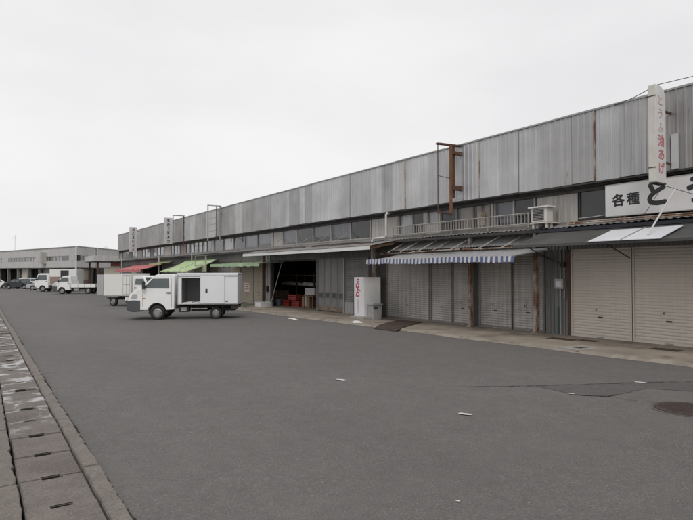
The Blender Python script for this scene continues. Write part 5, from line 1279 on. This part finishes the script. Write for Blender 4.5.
for A, Bv, segs, side in ((FA, FBl, 12, 'l'), (FA, FBr, 3, 'r')):
    d, n, L = fw_(A, Bv, segs, zU0, 3.05 + G0); fw_(A, Bv, segs, 3.78 + G0, zU1)
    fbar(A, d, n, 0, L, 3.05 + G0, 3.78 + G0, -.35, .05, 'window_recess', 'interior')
    fbar(A, d, n, 0, L, zU1, zU1 + .08, -.06, .16, 'coping', 'galv'); fbar(A, d, n, 0, L, zU0 - .10, zU0, -.1, .2, 'fascia_foot', 'dark_trim')
    k = 0; s = .3
    while s < L - 1:
        w = 2.2 if side == 'l' else 1.5
        if (k % 6 == 5) or (side == 'l' and k == 0): fbar(A, d, n, s, s + w, 3.05 + G0, 3.78 + G0, -.01, .03, 'blank_panel', 'far_sheet')
        else:
            wn_ = empty('window'); wn_.parent = FB
            fbar(A, d, n, s, s + w, 3.05 + G0, 3.12 + G0, -.06, .06, 'frame', 'alu', wn_); fbar(A, d, n, s, s + w, 3.71 + G0, 3.78 + G0, -.06, .06, 'frame', 'alu', wn_)
            for q in (0, .5, 1): fbar(A, d, n, s + q * (w - .08), s + q * (w - .08) + .08, 3.12 + G0, 3.71 + G0, -.06, .06, 'mullion', 'alu', wn_)
            for q in (0, .5): fbar(A, d, n, s + .08 + q * w, s - .04 + (q + .5) * w, 3.12 + G0, 3.71 + G0, -.05, .01, 'pane', 'glass', wn_)
            if random.random() < .7: fbar(A, d, n, s + .1, s + w - .1, 3.12 + G0, 3.71 + G0, -.2, .02, 'curtain', random.choice(['curtain', 'curtain', 'curtain_dark', 'curtain_brown']), wn_)
        s += w + .05; k += 1
    # ground floor: piers with dark openings, shutters and cream panels
    s = 0.0; k = 0
    while s < L:
        fbar(A, d, n, s, s + .35, -.9, zU0 - .1, -.4, .4, 'pier', 'siding_grey')
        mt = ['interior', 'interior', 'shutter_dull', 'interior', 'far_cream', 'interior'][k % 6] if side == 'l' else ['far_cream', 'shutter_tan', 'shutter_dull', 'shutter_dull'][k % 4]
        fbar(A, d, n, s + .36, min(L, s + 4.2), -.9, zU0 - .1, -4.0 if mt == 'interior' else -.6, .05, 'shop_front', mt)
        if mt == 'far_cream': fbar(A, d, n, s + .36, min(L, s + 4.2), -.9, 1.25, -.54, .03, 'dado', 'far_brown')
        s += 4.2; k += 1
m = MB(); m.poly([(0.2, .5, zU1 - .3), (-16, 55, zU1 - .3), (14, 62, zU1 - .3), (20, 8, zU1 - .3), (7.5, 11, zU1 - .3)]); m.build('roof', MAT['roof_sheet'], FB)
m = MB(); MB().prism([(3.2, 6), (-11, 54), (-11.3, 54), (2.9, 6)], 'z', -1.5, zU0).build('back_wall', MAT['interior'], FB); MB().prism([(3, 6), (9, 13), (9, 13.3), (3, 6.3)], 'z', -1.5, zU0).build('back_wall', MAT['interior'], FB)
m.poly([(0.2, .5, zU0 - .05), (-16, 55, zU0 - .05), (14, 62, zU0 - .05), (20, 12, zU0 - .05), (7.5, 11, zU0 - .05)]); m.build('ceiling', MAT['interior'], FB)
# white corner downpipe and roof aerials
MB().tube([(-.2, -.15, -.8), (-.2, -.15, zU1)], .10, 8).build('downpipe', MAT['pipe_white'], FB, smooth=45)
MB().tube([(3.1, 4.3, -.8), (3.1, 4.3, zU1)], .09, 8).build('downpipe', MAT['pipe_white'], FB, smooth=45)
MB().box(-3.6, -2.8, 9.6, 10.6, zU0 + .6, zU1 - .5).build('wall_cabinet', MAT['siding'], FB)
for (x, y, h, lab) in ((-6.2, 22, 2.9, 'thin roof aerial above the far building'), (-10.6, 37, 1.6, 'short roof mast near the left end of the far building'), (5.2, 9.6, 1.0, 'small roof aerial right of the far building corner')):
    p = empty('roof_aerial', (10.7 + x, 80 + y, 4.55), lab, 'aerial')
    MB().tube([(0, 0, 0), (0, 0, h)], .022, 6).build('mast', MAT['bin_grey'], p)
    for z in (.72, .86): MB().bar((-.4, -.5, h * z), (.4, .5, h * z), .018).build('rod', MAT['bin_grey'], p)
# link canopy between the buildings
LC = empty('link_canopy', (11.6, 67.5, gz(67.5)), 'grey flat link canopy on dark post between the two buildings', 'canopy')
z0 = gz(67.5)
MB().box(-1.0, 3.4, -.6, 6.0, 2.78 - z0, 3.42 - z0).build('roof_slab', MAT['far_sheet'], LC); MB().box(-1.03, 3.43, -.63, 6.03, 2.70 - z0, 2.775 - z0).build('fascia_foot', MAT['dark_trim'], LC)
for (x, y) in ((-.5, -.2), (-.5, 5.4)): MB().box(x - .09, x + .09, y - .09, y + .09, 0, 2.71 - z0).build('post', MAT['rust_dark'], LC)
MB().box(.2, 3.2, -.05, .05, 0, 2.1 - z0).build('screen_wall', MAT['far_cream'], LC); MB().box(.2, 3.2, -.10, -.055, .0, 1.1 - z0).build('dado', MAT['far_brown'], LC)
MB().box(.9, 3.2, -.12, -.055, 2.15 - z0, 2.68 - z0).build('sign_board', MAT['brick_red'], LC)
